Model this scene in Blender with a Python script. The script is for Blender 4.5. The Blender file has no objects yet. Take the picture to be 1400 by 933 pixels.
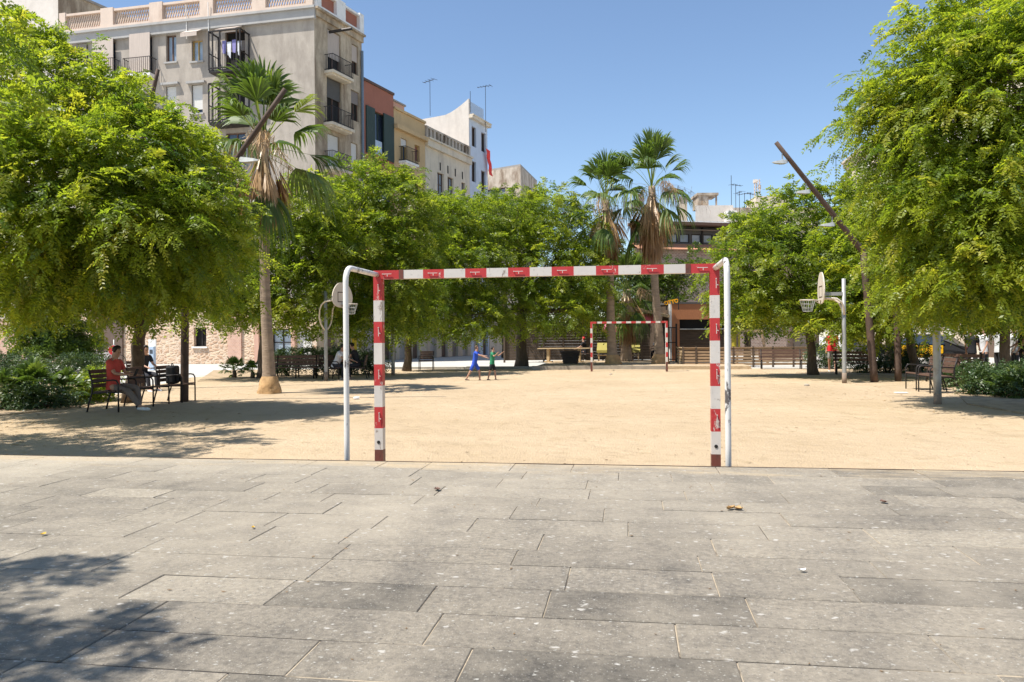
import bpy, bmesh, math, random
import numpy as np
from mathutils import Vector, Matrix, Euler
R = math.radians
SC = bpy.context.scene
COL = SC.collection
random.seed(7)

# ------------------------------------------------------------------ camera frame
F = 1071.0            # focal length in photo pixels (photo 1400 x 933)
HZ = 462.0            # horizon row
CH = 1.44             # camera height above the sand
YAW = R(8.5); ROLL = R(0.45)
CAM = Vector((0, 0, CH))
f0 = Vector((-math.sin(YAW), math.cos(YAW), 0)); r0 = Vector((math.cos(YAW), math.sin(YAW), 0)); u0 = Vector((0, 0, 1))
rr = r0 * math.cos(ROLL) - u0 * math.sin(ROLL); uu = u0 * math.cos(ROLL) + r0 * math.sin(ROLL)

def ray(px, py):
    return f0 + rr * ((px - 700) / F) - uu * ((py - HZ) / F)
def P(px, py, d):                      # world point seen at a pixel, d metres along the camera axis
    return CAM + ray(px, py) * d
def G(px, py, z=0.0):                  # world point on the horizontal plane z
    v = ray(px, py); t = (z - CH) / v.z
    return CAM + v * t
def A(px, d, z=0.0):                   # point in column px, at depth d and height z
    xc = (px - 700) / F
    yc = ((z - CH) / d - xc * rr.z) / uu.z
    return CAM + (f0 + rr * xc + uu * yc) * d
def C2(xc, d):                         # plan position from camera-right / depth
    v = r0 * xc + f0 * d
    return Vector((v.x, v.y))

cam = bpy.data.cameras.new('camera'); co = bpy.data.objects.new('camera', cam); COL.objects.link(co)
m = Matrix((rr, uu, -f0)).transposed().to_4x4(); m.translation = CAM
co.matrix_world = m
cam.sensor_width = 36; cam.lens = F / 1400 * 36; cam.shift_y = -4.5 / 1400; cam.clip_end = 3000; cam.clip_start = .05
SC.camera = co

# ------------------------------------------------------------------ mesh builder
class MB:
    def __init__(s): s.v = []; s.f = []; s.m = []
    def add(s, vs, fs, mi=0):
        o = len(s.v); s.v += [tuple(v) for v in vs]
        for f in fs: s.f.append(tuple(i + o for i in f)); s.m.append(mi)
    def box(s, lo, hi, mi=0, M=None):
        x0, y0, z0 = lo; x1, y1, z1 = hi
        vs = [Vector(p) for p in ((x0,y0,z0),(x1,y0,z0),(x1,y1,z0),(x0,y1,z0),(x0,y0,z1),(x1,y0,z1),(x1,y1,z1),(x0,y1,z1))]
        if M is not None: vs = [M @ v for v in vs]
        s.add(vs, [(0,3,2,1),(4,5,6,7),(0,1,5,4),(1,2,6,5),(2,3,7,6),(3,0,4,7)], mi)
    def bar(s, a, b, w, h, mi=0, up=Vector((0,0,1))):       # box beam from a to b
        a = Vector(a); b = Vector(b); d = (b - a).normalized()
        sd = d.cross(up)
        if sd.length < 1e-4: sd = Vector((1,0,0))
        sd.normalize(); u = sd.cross(d)
        q = [a + sd*i*w/2 + u*j*h/2 for i,j in ((-1,-1),(1,-1),(1,1),(-1,1))] + [b + sd*i*w/2 + u*j*h/2 for i,j in ((-1,-1),(1,-1),(1,1),(-1,1))]
        s.add(q, [(0,3,2,1),(4,5,6,7),(0,1,5,4),(1,2,6,5),(2,3,7,6),(3,0,4,7)], mi)
    def tube(s, pts, rad, seg=8, mi=0, cap=True):
        pts = [Vector(p) for p in pts]; n = len(pts)
        if not hasattr(rad, '__len__'): rad = [rad]*n
        rings = []; prev = None
        for i, p in enumerate(pts):
            d = (pts[min(i+1,n-1)] - pts[max(i-1,0)]).normalized()
            if prev is None:
                a = d.orthogonal().normalized()
            else:
                a = prev - d*prev.dot(d)
                a = a.normalized() if a.length > 1e-5 else d.orthogonal().normalized()
            prev = a; b = d.cross(a)
            rings.append([p + (a*math.cos(2*math.pi*k/seg) + b*math.sin(2*math.pi*k/seg))*rad[i] for k in range(seg)])
        vs = [v for r_ in rings for v in r_]
        fs = [(i*seg+k, i*seg+(k+1)%seg, (i+1)*seg+(k+1)%seg, (i+1)*seg+k) for i in range(n-1) for k in range(seg)]
        if cap: fs += [tuple(range(seg-1,-1,-1)), tuple(range((n-1)*seg, n*seg))]
        s.add(vs, fs, mi)
    def poly(s, pts, mi=0): s.add(pts, [tuple(range(len(pts)))], mi)
    def prism(s, poly2, z0, z1, mi=0):                    # CCW polygon extruded up
        n = len(poly2)
        vs = [(p[0],p[1],z0) for p in poly2] + [(p[0],p[1],z1) for p in poly2]
        s.add(vs, [(i,(i+1)%n,(i+1)%n+n,i+n) for i in range(n)] + [tuple(range(n-1,-1,-1)), tuple(range(n,2*n))], mi)
    def ball(s, c, r, seg=10, rings=6, mi=0):
        c = Vector(c)
        if not hasattr(r,'__len__'): r = (r,r,r)
        vs = []
        for i in range(1, rings):
            t = math.pi*i/rings
            for k in range(seg):
                p = 2*math.pi*k/seg
                vs.append(c + Vector((r[0]*math.sin(t)*math.cos(p), r[1]*math.sin(t)*math.sin(p), r[2]*math.cos(t))))
        vs += [c+Vector((0,0,r[2])), c-Vector((0,0,r[2]))]; T=len(vs)-2; Bm=T+1
        fs = [(i*seg+k,(i+1)*seg+k,(i+1)*seg+(k+1)%seg,i*seg+(k+1)%seg) for i in range(rings-2) for k in range(seg)]
        fs += [(T,k,(k+1)%seg) for k in range(seg)] + [(Bm,(rings-2)*seg+(k+1)%seg,(rings-2)*seg+k) for k in range(seg)]
        s.add(vs, fs, mi)
    def build(s, name, mats, parent=None, smooth=False, bevel=0):
        me = bpy.data.meshes.new(name); me.from_pydata(s.v, [], s.f)
        for mt in (mats if isinstance(mats,(list,tuple)) else [mats]): me.materials.append(mt)
        me.polygons.foreach_set('material_index', s.m)
        if smooth: me.polygons.foreach_set('use_smooth', [True]*len(s.f))
        me.update()
        o = bpy.data.objects.new(name, me); COL.objects.link(o)
        if parent is not None: o.parent = parent
        if bevel:
            b = o.modifiers.new('bevel','BEVEL'); b.width = bevel; b.segments = 2; b.limit_method = 'ANGLE'
        return o

def tag(o, label, cat, group=None):
    o['label'] = label; o['category'] = cat
    if group: o['group'] = group
    return o
def thing(name, label, cat, loc=(0,0,0), rz=0, group=None):
    o = bpy.data.objects.new(name, None); COL.objects.link(o); o.empty_display_size = .2
    o.location = loc; o.rotation_euler = (0,0,rz)
    return tag(o, label, cat, group)
def kind(o, k): o['kind'] = k; return o
def dup(root, loc, rz=0, label=None, scale=None):
    r = root.copy(); COL.objects.link(r); r.location = loc; r.rotation_euler = (0,0,rz)
    if scale: r.scale = (scale,)*3
    if label: r['label'] = label
    for ch in list(root.children):
        c = ch.copy(); COL.objects.link(c); c.parent = r
        for g in list(ch.children):
            d = g.copy(); COL.objects.link(d); d.parent = c
    return r

# ------------------------------------------------------------------ materials
def new_mat(name):
    mt = bpy.data.materials.new(name); mt.use_nodes = True
    nt = mt.node_tree; b = nt.nodes['Principled BSDF']
    return mt, nt, b
def N(nt, t, **kw):
    n = nt.nodes.new(t)
    for k, v in kw.items():
        if k in n.inputs: n.inputs[k].default_value = v
        else: setattr(n, k, v)
    return n
def coord(nt, scale=None, kind_='Object'):
    tc = N(nt,'ShaderNodeTexCoord')
    if scale is None: return tc.outputs[kind_]
    mp = N(nt,'ShaderNodeMapping'); mp.inputs['Scale'].default_value = scale
    nt.links.new(tc.outputs[kind_], mp.inputs['Vector']); return mp.outputs['Vector']
def noise(nt, vec, scale, detail=5, rough=.6):
    n = N(nt,'ShaderNodeTexNoise', Scale=scale, Detail=detail, Roughness=rough); nt.links.new(vec, n.inputs['Vector']); return n.outputs['Fac']
def ramp(nt, fac, stops):
    r = N(nt,'ShaderNodeValToRGB'); e = r.color_ramp.elements
    while len(e) < len(stops): e.new(.5)
    for el,(p,c) in zip(e, stops):
        el.position = p; el.color = (*c,1) if len(c)==3 else c
    nt.links.new(fac, r.inputs['Fac']); return r.outputs['Color']
def mix(nt, fac, a, b, mode='MIX'):
    n = N(nt,'ShaderNodeMix', data_type='RGBA', blend_type=mode)
    for key, v in (('Factor',fac),('A',a),('B',b)):
        idx = {'Factor':0,'A':6,'B':7}[key]
        if hasattr(v,'is_linked') or isinstance(v, bpy.types.NodeSocket): nt.links.new(v, n.inputs[idx])
        else: n.inputs[idx].default_value = v if key=='Factor' else (*v,1)
    return n.outputs[2]
def thresh(nt, fac, lo, hi):
    r = N(nt,'ShaderNodeMapRange'); r.inputs['From Min'].default_value = lo; r.inputs['From Max'].default_value = hi
    nt.links.new(fac, r.inputs['Value']); return r.outputs['Result']
def bump(nt, b, h, strength=.3, dist=.02):
    n = N(nt,'ShaderNodeBump', Strength=strength, Distance=dist); nt.links.new(h, n.inputs['Height']); nt.links.new(n.outputs['Normal'], b.inputs['Normal'])
    return n
def mat(name, col, rough=.8, var=.15, scale=3, bscale=0, bstr=.3, metal=0, stain=None, stain_scale=1.2, stain_lo=.55, stain_hi=.7, stretch=(1,1,1), spec=.3):
    mt, nt, b = new_mat(name)
    v = coord(nt, stretch)
    n1 = noise(nt, v, scale)
    c = ramp(nt, n1, [(.3, tuple(x*(1-var) for x in col)), (.7, tuple(min(1,x*(1+var)) for x in col))])
    if stain is not None:
        n2 = noise(nt, v, stain_scale, 7, .65)
        c = mix(nt, thresh(nt, n2, stain_lo, stain_hi), c, stain)
    nt.links.new(c, b.inputs['Base Color'])
    b.inputs['Roughness'].default_value = rough; b.inputs['Metallic'].default_value = metal; b.inputs['Specular IOR Level'].default_value = spec
    if bscale: bump(nt, b, noise(nt, v, bscale, 4), bstr)
    return mt

M = {}
M['sand'] = None
def sand_mat():
    mt, nt, b = new_mat('sand'); v = coord(nt)
    a = noise(nt, v, .35, 6, .6); c = ramp(nt, a, [(.3,(.445,.335,.212)),(.7,(.535,.41,.272))])
    s = noise(nt, v, 60, 3, .7); c = mix(nt, thresh(nt, s, .60,.75), c, (.33,.245,.16))
    s3 = noise(nt, v, 2.2, 8, .7); c = mix(nt, thresh(nt, s3, .54,.74), c, (.37,.275,.165)); s4 = noise(nt, coord(nt,(.5,1.3,1)), .9, 9, .74); c = mix(nt, thresh(nt, s4, .55,.80), c, (.35,.265,.165))
    s2 = noise(nt, v, 45, 2, .5); c = mix(nt, thresh(nt, s2, .66,.72), c, (.62,.52,.39))
    nt.links.new(c, b.inputs['Base Color']); b.inputs['Roughness'].default_value = .95; b.inputs['Specular IOR Level'].default_value = .1
    h = N(nt,'ShaderNodeMath', operation='ADD'); nt.links.new(noise(nt, v, 5, 6, .7), h.inputs[0]); nt.links.new(noise(nt, v, 40, 3, .6), h.inputs[1])
    pf = N(nt,'ShaderNodeTexVoronoi', Scale=3.3, feature='SMOOTH_F1'); wn = N(nt,'ShaderNodeTexNoise', Scale=2.0, Detail=4); nt.links.new(v, wn.inputs['Vector'])
    av = N(nt,'ShaderNodeVectorMath', operation='MULTIPLY_ADD'); nt.links.new(wn.outputs['Color'], av.inputs[0]); av.inputs[1].default_value=(.7,.7,.7); nt.links.new(v, av.inputs[2]); nt.links.new(av.outputs[0], pf.inputs['Vector'])
    h2 = N(nt,'ShaderNodeMath', operation='MULTIPLY_ADD'); nt.links.new(pf.outputs['Distance'], h2.inputs[0]); h2.inputs[1].default_value=1.6; nt.links.new(h.outputs[0], h2.inputs[2])
    bump(nt, b, h2.outputs[0], .8, .035)
    return mt
M['sand'] = sand_mat()

def pave_mat():
    mt, nt, b = new_mat('paving_stone'); v = coord(nt)
    at = N(nt,'ShaderNodeAttribute', attribute_name='tint')
    base = ramp(nt, at.outputs['Fac'], [(0,(.085,.077,.066)),(.25,(.136,.121,.101)),(.75,(.196,.174,.143)),(1,(.25,.222,.180))])
    n1 = noise(nt, v, 2.4, 8, .7); c = mix(nt, .8, base, ramp(nt, n1, [(.3,(.33,.33,.34)),(.7,(.69,.67,.63))]), 'OVERLAY')
    n5 = noise(nt, v, 38, 6, .8); c = mix(nt, .65, c, ramp(nt, n5, [(.34,(.08,.08,.09)),(.66,(.88,.87,.84))]), 'OVERLAY')
    # sandy dust trodden over from the pitch
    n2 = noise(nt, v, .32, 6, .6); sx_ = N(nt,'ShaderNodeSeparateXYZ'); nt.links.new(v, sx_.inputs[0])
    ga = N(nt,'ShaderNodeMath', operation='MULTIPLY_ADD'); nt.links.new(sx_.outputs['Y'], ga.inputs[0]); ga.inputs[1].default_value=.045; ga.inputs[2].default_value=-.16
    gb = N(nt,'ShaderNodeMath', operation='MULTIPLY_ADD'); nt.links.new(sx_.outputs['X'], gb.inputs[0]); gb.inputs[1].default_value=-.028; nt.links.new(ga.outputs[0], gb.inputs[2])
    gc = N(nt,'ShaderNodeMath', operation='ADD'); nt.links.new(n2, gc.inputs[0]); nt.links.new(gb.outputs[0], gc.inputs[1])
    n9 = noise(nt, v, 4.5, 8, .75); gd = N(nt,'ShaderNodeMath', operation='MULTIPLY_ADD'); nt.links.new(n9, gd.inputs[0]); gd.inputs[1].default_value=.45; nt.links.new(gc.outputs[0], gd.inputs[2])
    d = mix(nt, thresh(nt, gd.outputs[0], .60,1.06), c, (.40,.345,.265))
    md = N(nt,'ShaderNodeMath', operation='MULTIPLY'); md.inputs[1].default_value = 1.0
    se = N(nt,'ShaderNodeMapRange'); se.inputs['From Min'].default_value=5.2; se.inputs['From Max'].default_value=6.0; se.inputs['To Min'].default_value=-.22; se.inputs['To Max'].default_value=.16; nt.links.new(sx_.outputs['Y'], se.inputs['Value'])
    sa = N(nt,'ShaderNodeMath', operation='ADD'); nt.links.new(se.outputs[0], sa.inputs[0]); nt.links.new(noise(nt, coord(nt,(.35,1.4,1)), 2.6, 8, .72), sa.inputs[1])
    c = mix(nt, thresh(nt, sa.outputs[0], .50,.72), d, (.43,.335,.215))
    # pale chips and chewing gum spots
    for sc_, lo, hi, gate, colr in ((13, .22, .10, .34, (.50,.47,.42)), (30, .25, .12, .30, (.46,.44,.39)), (90,.30,.15,.30,(.42,.40,.35)), (7,.08,.04,.16,(.56,.53,.48)), (24,.14,.08,.22,(.06,.055,.05)), (60,.22,.12,.25,(.07,.065,.06))):
        vo = N(nt,'ShaderNodeTexVoronoi', Scale=sc_); 
        wv = N(nt,'ShaderNodeMapping'); wv.inputs['Scale'].default_value=(1,1.5,1); wv.inputs['Location'].default_value=(sc_,sc_*.37,0)
        wn = N(nt,'ShaderNodeTexNoise', Scale=sc_*2.2, Detail=2); nt.links.new(v, wn.inputs['Vector'])
        av = N(nt,'ShaderNodeVectorMath', operation='MULTIPLY_ADD'); nt.links.new(wn.outputs['Color'], av.inputs[0]); av.inputs[1].default_value=(.6/sc_,)*3; nt.links.new(v, av.inputs[2])
        nt.links.new(av.outputs[0], wv.inputs['Vector']); nt.links.new(wv.outputs['Vector'], vo.inputs['Vector'])
        sp = thresh(nt, vo.outputs['Distance'], lo, hi)
        sx = N(nt,'ShaderNodeSeparateColor'); nt.links.new(vo.outputs['Color'], sx.inputs['Color'])
        g = N(nt,'ShaderNodeMath', operation='LESS_THAN'); nt.links.new(sx.outputs['Red'], g.inputs[0]); g.inputs[1].default_value = gate
        mu = N(nt,'ShaderNodeMath', operation='MULTIPLY'); nt.links.new(sp, mu.inputs[0]); nt.links.new(g.outputs[0], mu.inputs[1])
        m2 = N(nt,'ShaderNodeMath', operation='MULTIPLY'); nt.links.new(mu.outputs[0], m2.inputs[0]); m2.inputs[1].default_value=.75
        c = mix(nt, m2.outputs[0], c, colr)
    nt.links.new(c, b.inputs['Base Color']); b.inputs['Roughness'].default_value = .72; b.inputs['Specular IOR Level'].default_value = .35
    h = N(nt,'ShaderNodeMath', operation='ADD'); nt.links.new(noise(nt, v, 9, 8, .75), h.inputs[0]); nt.links.new(n5, h.inputs[1])
    bump(nt, b, h.outputs[0], .6, .014)
    return mt
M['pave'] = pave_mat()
M['joint'] = mat('joint_sand', (.39,.32,.23), .95, .2, 6, 60, .4, stain=(.09,.075,.06), stain_scale=2.1, stain_lo=.50, stain_hi=.58)
M['row_joint'] = mat('row_joint_dirt', (.035,.03,.026), .95, .2, 6, 60, .4, stain=(.38,.31,.22), stain_scale=1.3, stain_lo=.56, stain_hi=.62)
M['edge_strip'] = mat('brown_edge_strip', (.07,.045,.032), .8, .3, 6, stain=(.30,.24,.17), stain_scale=1.3, stain_lo=.58, stain_hi=.64)  # dark brown with paler patches, for the thin line along the pavement edge
M['concrete'] = mat('street_concrete', (.46,.44,.40), .9, .1, .8, 30, .2, stain=(.36,.34,.31), stain_scale=.6)
M['soil'] = mat('bed_soil', (.34,.25,.155), .95, .3, 4, 25, .8, stain=(.44,.33,.21), stain_scale=3, stain_lo=.48, stain_hi=.62)
M['kerb'] = mat('kerb_stone', (.30,.26,.21), .85, .2, 3, 30, .3)

def leaf_mat(name, stops, trans=.35, hue=(1.35,1.25,.5)):
    mt, nt, b = new_mat(name)
    at = N(nt,'ShaderNodeAttribute', attribute_name='tint')
    c = ramp(nt, at.outputs['Fac'], stops)
    nt.links.new(c, b.inputs['Base Color']); b.inputs['Roughness'].default_value = .42; b.inputs['Specular IOR Level'].default_value = .45
    tr = N(nt,'ShaderNodeBsdfTranslucent'); tc = mix(nt, 1.0, c, hue, 'MULTIPLY'); nt.links.new(tc, tr.inputs['Color'])
    ms = N(nt,'ShaderNodeMixShader'); ms.inputs[0].default_value = trans
    nt.links.new(b.outputs[0], ms.inputs[1]); nt.links.new(tr.outputs[0], ms.inputs[2])
    nt.links.new(ms.outputs[0], nt.nodes['Material Output'].inputs['Surface'])
    return mt
M['leaf'] = leaf_mat('tree_leaf', [(0,(.052,.098,.018)),(.3,(.128,.187,.025)),(.7,(.205,.255,.031)),(1,(.31,.31,.05))], .61, (2.1,2.0,.85))
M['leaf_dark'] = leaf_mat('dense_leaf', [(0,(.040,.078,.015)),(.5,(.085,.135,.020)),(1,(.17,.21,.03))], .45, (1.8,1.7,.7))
M['leaf_mid'] = leaf_mat('mid_leaf', [(0,(.055,.100,.018)),(.5,(.142,.200,.026)),(1,(.255,.29,.042))], .62, (2.2,2.05,.85))
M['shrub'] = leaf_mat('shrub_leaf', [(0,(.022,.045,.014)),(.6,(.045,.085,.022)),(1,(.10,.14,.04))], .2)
M['palm'] = leaf_mat('palm_leaf', [(0,(.055,.095,.020)),(.5,(.10,.155,.030)),(1,(.20,.23,.07))], .38, (1.8,1.8,.8))
M['dead'] = leaf_mat('dead_palm_leaf', [(0,(.17,.085,.035)),(.5,(.34,.185,.075)),(1,(.52,.37,.21))], .15, (1,1,1))
M['bark'] = mat('bark', (.115,.085,.06), .95, .35, 5, 14, .9, stretch=(3,3,.7))
M['palm_bark'] = mat('palm_bark', (.30,.225,.16), .95, .25, 3, 10, .8, stretch=(1,1,3), stain=(.20,.155,.12), stain_scale=2)
M['palm_root'] = mat('palm_root', (.46,.29,.14), .95, .25, 6, 18, .8)

def facade_mat(name, col, var=.1, dirt=(.25,.22,.19), dirt_lo=.52, dirt_hi=.75, fine=1.2):
    mt, nt, b = new_mat(name); v = coord(nt); vs = coord(nt,(1.2,1.2,.35))
    c = ramp(nt, noise(nt, v, fine, 6, .65), [(.3, tuple(x*(1-var) for x in col)), (.7, tuple(x*(1+var) for x in col))])
    c = mix(nt, thresh(nt, noise(nt, vs, .9, 8, .72), dirt_lo, dirt_hi), c, dirt)
    nt.links.new(c, b.inputs['Base Color']); b.inputs['Roughness'].default_value = .9; b.inputs['Specular IOR Level'].default_value=.15
    bump(nt, b, noise(nt, v, 14, 6, .7), .25, .02)
    return mt
M['grey_wall'] = facade_mat('aged_grey_render', (.41,.36,.305), .12, (.26,.225,.19), .46, .74)
M['brown_wall'] = facade_mat('flaking_brown_render', (.50,.41,.30), .16, (.24,.18,.125), .40, .62, 2.5)
M['cornice'] = facade_mat('grey_cornice_render', (.40,.385,.365), .08, (.32,.30,.28))
M['parapet'] = facade_mat('pinkish_parapet', (.62,.50,.41), .08, (.50,.38,.30))
M['white_paint'] = mat('white_trim', (.78,.76,.72), .7, .06, 3, stain=(.55,.52,.48))
M['red_wall'] = facade_mat('terracotta_red_render', (.36,.15,.105), .08, (.27,.12,.09))
M['ochre_wall'] = facade_mat('ochre_render', (.56,.40,.22), .08, (.42,.30,.18))
M['cream_wall'] = facade_mat('cream_render', (.66,.58,.46), .08, (.44,.38,.31), .5, .72)
M['white_wall'] = facade_mat('whitewash', (.66,.60,.53), .08, (.50,.44,.38), .50, .80)
M['blue_wall'] = facade_mat('pale_blue_render', (.55,.61,.70), .05, (.46,.50,.56))
M['pink_wall'] = facade_mat('salmon_render', (.55,.34,.255), .1, (.42,.27,.21))
M['beige_wall'] = facade_mat('beige_stone', (.58,.49,.38), .1, (.40,.33,.26))
M['dirty_concrete'] = facade_mat('stained_concrete', (.50,.43,.35), .12, (.24,.18,.13), .46, .62)
M['roof'] = mat('roof_gravel', (.32,.29,.26), .95, .15, 2)
M['iron'] = mat('dark_iron', (.035,.03,.028), .5, .2, 8, metal=.4)
M['rust'] = mat('corten_post', (.085,.055,.04), .75, .25, 5, 30, .25, stain=(.125,.075,.052), stain_scale=4)
M['galv'] = mat('galvanised_steel', (.36,.36,.34), .5, .12, 6, metal=.5, stain=(.27,.25,.22), stain_scale=3)
M['glass'] = mat('window_glass', (.035,.05,.075), .08, .3, .8, spec=.8)
M['glass_sky'] = mat('pale_window_glass', (.26,.32,.38), .12, .3, .8, spec=.8)
M['wood'] = mat('bench_slat', (.13,.075,.055), .6, .3, 6, stretch=(1,8,8))
M['fence_wood'] = mat('weathered_fence_wood', (.30,.205,.125), .85, .3, 3, stretch=(1,1,8), stain=(.20,.13,.08))
M['dark_wood'] = mat('dark_stained_wood', (.085,.06,.042), .85, .3, 3, stretch=(1,1,8))
M['pale_wood'] = mat('pale_timber', (.55,.40,.23), .8, .15, 4, stretch=(1,1,6))
M['brown_door'] = mat('brown_door_paint', (.13,.09,.07), .6, .15, 4, stretch=(6,6,.5))
M['shutter_green'] = mat('dark_green_shutter', (.035,.055,.045), .6, .15, 4, stretch=(8,8,.5))
M['canvas'] = mat('sun_bleached_canvas', (.50,.42,.36), .9, .1, 4, stretch=(5,5,.3))
M['dark_canvas'] = mat('dark_roller_blind', (.10,.095,.09), .8, .15, 5, stretch=(.5,.5,12))
M['grey_blind'] = mat('grey_roller_blind', (.24,.205,.185), .8, .15, 5, stretch=(.5,.5,12))
M['pale_blind'] = mat('pale_roller_blind', (.62,.60,.56), .8, .06, 5, stretch=(.5,.5,12))
M['oxblood_frame'] = mat('brown_window_frame', (.12,.07,.05), .6, .15, 5)
M['ochre_frame'] = mat('yellow_pine_frame', (.40,.27,.09), .6, .15, 5)
M['shade'] = mat('dark_interior', (.02,.018,.016), .9, .2, 2)

def brick_mat(name, c1, c2, mortar, scale=4.0, stone=False):
    mt, nt, b = new_mat(name); v = coord(nt)
    if stone:
        vo = N(nt,'ShaderNodeTexVoronoi', Scale=3.2, feature='DISTANCE_TO_EDGE'); vc = N(nt,'ShaderNodeTexVoronoi', Scale=3.2)
        wn = N(nt,'ShaderNodeTexNoise', Scale=3, Detail=3); nt.links.new(v, wn.inputs['Vector'])
        av = N(nt,'ShaderNodeVectorMath', operation='MULTIPLY_ADD'); nt.links.new(wn.outputs['Color'], av.inputs[0]); av.inputs[1].default_value=(.35,.35,.35); 
        mp = N(nt,'ShaderNodeMapping'); mp.inputs['Scale'].default_value=(1,1,1.7); nt.links.new(v, mp.inputs['Vector'])
        nt.links.new(mp.outputs[0], av.inputs[2])
        nt.links.new(av.outputs[0], vo.inputs['Vector']); nt.links.new(av.outputs[0], vc.inputs['Vector'])
        sx = N(nt,'ShaderNodeSeparateColor'); nt.links.new(vc.outputs['Color'], sx.inputs['Color'])
        c = ramp(nt, sx.outputs['Red'], [(0,c1),(1,c2)])
        c = mix(nt, thresh(nt, vo.outputs['Distance'], .09,.03), c, mortar)
        bump(nt, b, vo.outputs['Distance'], .9, .08)
    else:
        br = N(nt,'ShaderNodeTexBrick', Scale=scale); br.inputs['Color1'].default_value=(*c1,1); br.inputs['Color2'].default_value=(*c2,1); br.inputs['Mortar'].default_value=(*mortar,1)
        br.inputs['Mortar Size'].default_value=.03
        mp = N(nt,'ShaderNodeMapping'); mp.inputs['Rotation'].default_value=(R(90),0,0); nt.links.new(v, mp.inputs['Vector']); nt.links.new(mp.outputs[0], br.inputs['Vector'])
        c = br.outputs['Color']
    n = noise(nt, v, 1.3, 6, .7); c = mix(nt, .5, c, ramp(nt, n, [(.3,(.35,.35,.35)),(.7,(.62,.6,.58))]), 'OVERLAY')
    nt.links.new(c, b.inputs['Base Color']); b.inputs['Roughness'].default_value=.9; b.inputs['Specular IOR Level'].default_value=.15
    return mt
M['rubble'] = brick_mat('rubble_stone', (.46,.30,.20), (.64,.48,.34), (.66,.55,.43), stone=True)
M['brick'] = brick_mat('dark_brick', (.24,.165,.14), (.34,.25,.21), (.42,.37,.33), 2.2)
M['pink_brick'] = brick_mat('salmon_brick', (.52,.31,.23), (.60,.38,.28), (.60,.47,.38), 3.0)

def paint_mat(name, col, under=(.20,.12,.09), lo=.64, hi=.68, scale=9, rough=.45):
    mt, nt, b = new_mat(name); v = coord(nt)
    c = ramp(nt, noise(nt, v, 3, 6, .7), [(.3, tuple(x*.86 for x in col)), (.7, col)])
    c = mix(nt, thresh(nt, noise(nt, v, 22, 5, .7), .58,.72), c, tuple(x*.72 for x in col))
    vs = coord(nt,(1,1,.45))
    f = thresh(nt, noise(nt, vs, scale, 8, .75), lo, hi)
    c = mix(nt, f, c, under)
    nt.links.new(c, b.inputs['Base Color']); b.inputs['Roughness'].default_value = rough; b.inputs['Specular IOR Level'].default_value=.4
    iv = N(nt,'ShaderNodeMath', operation='SUBTRACT'); iv.inputs[0].default_value=1; nt.links.new(f, iv.inputs[1])
    bump(nt, b, iv.outputs[0], .4, .004)
    return mt
M['goal_red'] = paint_mat('chipped_red_paint', (.47,.035,.035), (.58,.46,.40), .59, .63)
M['goal_white'] = paint_mat('worn_white_paint', (.62,.565,.505), (.26,.20,.16), .60, .64)
M['goal_rust'] = paint_mat('rusty_socket', (.16,.05,.035), (.10,.045,.03), .5, .6)
M['pipe_white'] = paint_mat('white_pipe_paint', (.72,.69,.64), (.10,.085,.08), .555, .585, 5)
M['board'] = paint_mat('worn_backboard', (.66,.58,.48), (.42,.34,.27), .6, .75, 5)
M['lamp_head'] = mat('lamp_housing', (.50,.50,.47), .4, .1, 5, metal=.3)
def plain(name, c, rough=.7, **k): M[name] = mat(name, c, rough, k.pop('var',.12), k.pop('scale',12), **k)
plain('skin', (.42,.24,.165), .55); plain('hair_dark', (.018,.013,.01), .5); plain('hair_brown', (.11,.07,.04), .6)
plain('shirt_red', (.50,.07,.055), .85); plain('shirt_bright_red', (.58,.02,.025), .85); plain('cloth_blue', (.03,.085,.48), .8); plain('cloth_green', (.03,.21,.10), .8)
plain('shirt_white', (.62,.63,.66), .85); plain('shirt_black', (.02,.02,.024), .85); plain('shorts_grey', (.36,.35,.33), .85); plain('trouser_brown', (.20,.155,.13), .85)
plain('trouser_dark', (.035,.035,.042), .85); plain('shoe_white', (.68,.67,.65), .6); plain('shoe_dark', (.05,.035,.03), .6); plain('bag_black', (.02,.02,.022), .7)
plain('taxi_yellow', (.68,.36,.01), .35); plain('taxi_black', (.015,.015,.017), .3); plain('tyre', (.02,.02,.02), .9); plain('chrome', (.5,.5,.5), .25, metal=.9)
plain('sign_red', (.55,.03,.03), .5); plain('orange', (.80,.36,.01), .6); plain('pink', (.75,.18,.30), .7); plain('banner_yellow', (.62,.50,.06), .7)
plain('kiosk_orange', (.42,.17,.075), .7, stretch=(6,6,.6)); plain('flag_red', (.80,.06,.05), .8); plain('roof_tile', (.50,.25,.15), .85, stretch=(8,8,1))
plain('solar_white', (.70,.72,.75), .35); plain('crate_dark', (.06,.05,.05), .8); plain('olive', (.30,.26,.07), .8); plain('grey_shutter', (.42,.40,.385), .7, stretch=(8,8,.4)); plain('graffiti', (.20,.25,.31), .7, stain=(.5,.5,.52), stain_scale=3)
plain('dry_leaf', (.42,.27,.12), .8); plain('yellow_leaf', (.60,.38,.05), .7); plain('paper', (.75,.74,.72), .7); plain('cloth_purple', (.22,.20,.42), .8); plain('pale_blue_panel', (.45,.55,.68), .5)

M['sleeve'] = mat('rust_stained_steel', (.25,.19,.14), .7, .2, 6, stain=(.18,.11,.07), stain_scale=5)

plain('drain_blue', (.16,.21,.27), .6)
plain('litter_brown', (.20,.13,.07), .9, var=.5, scale=.7)
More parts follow.
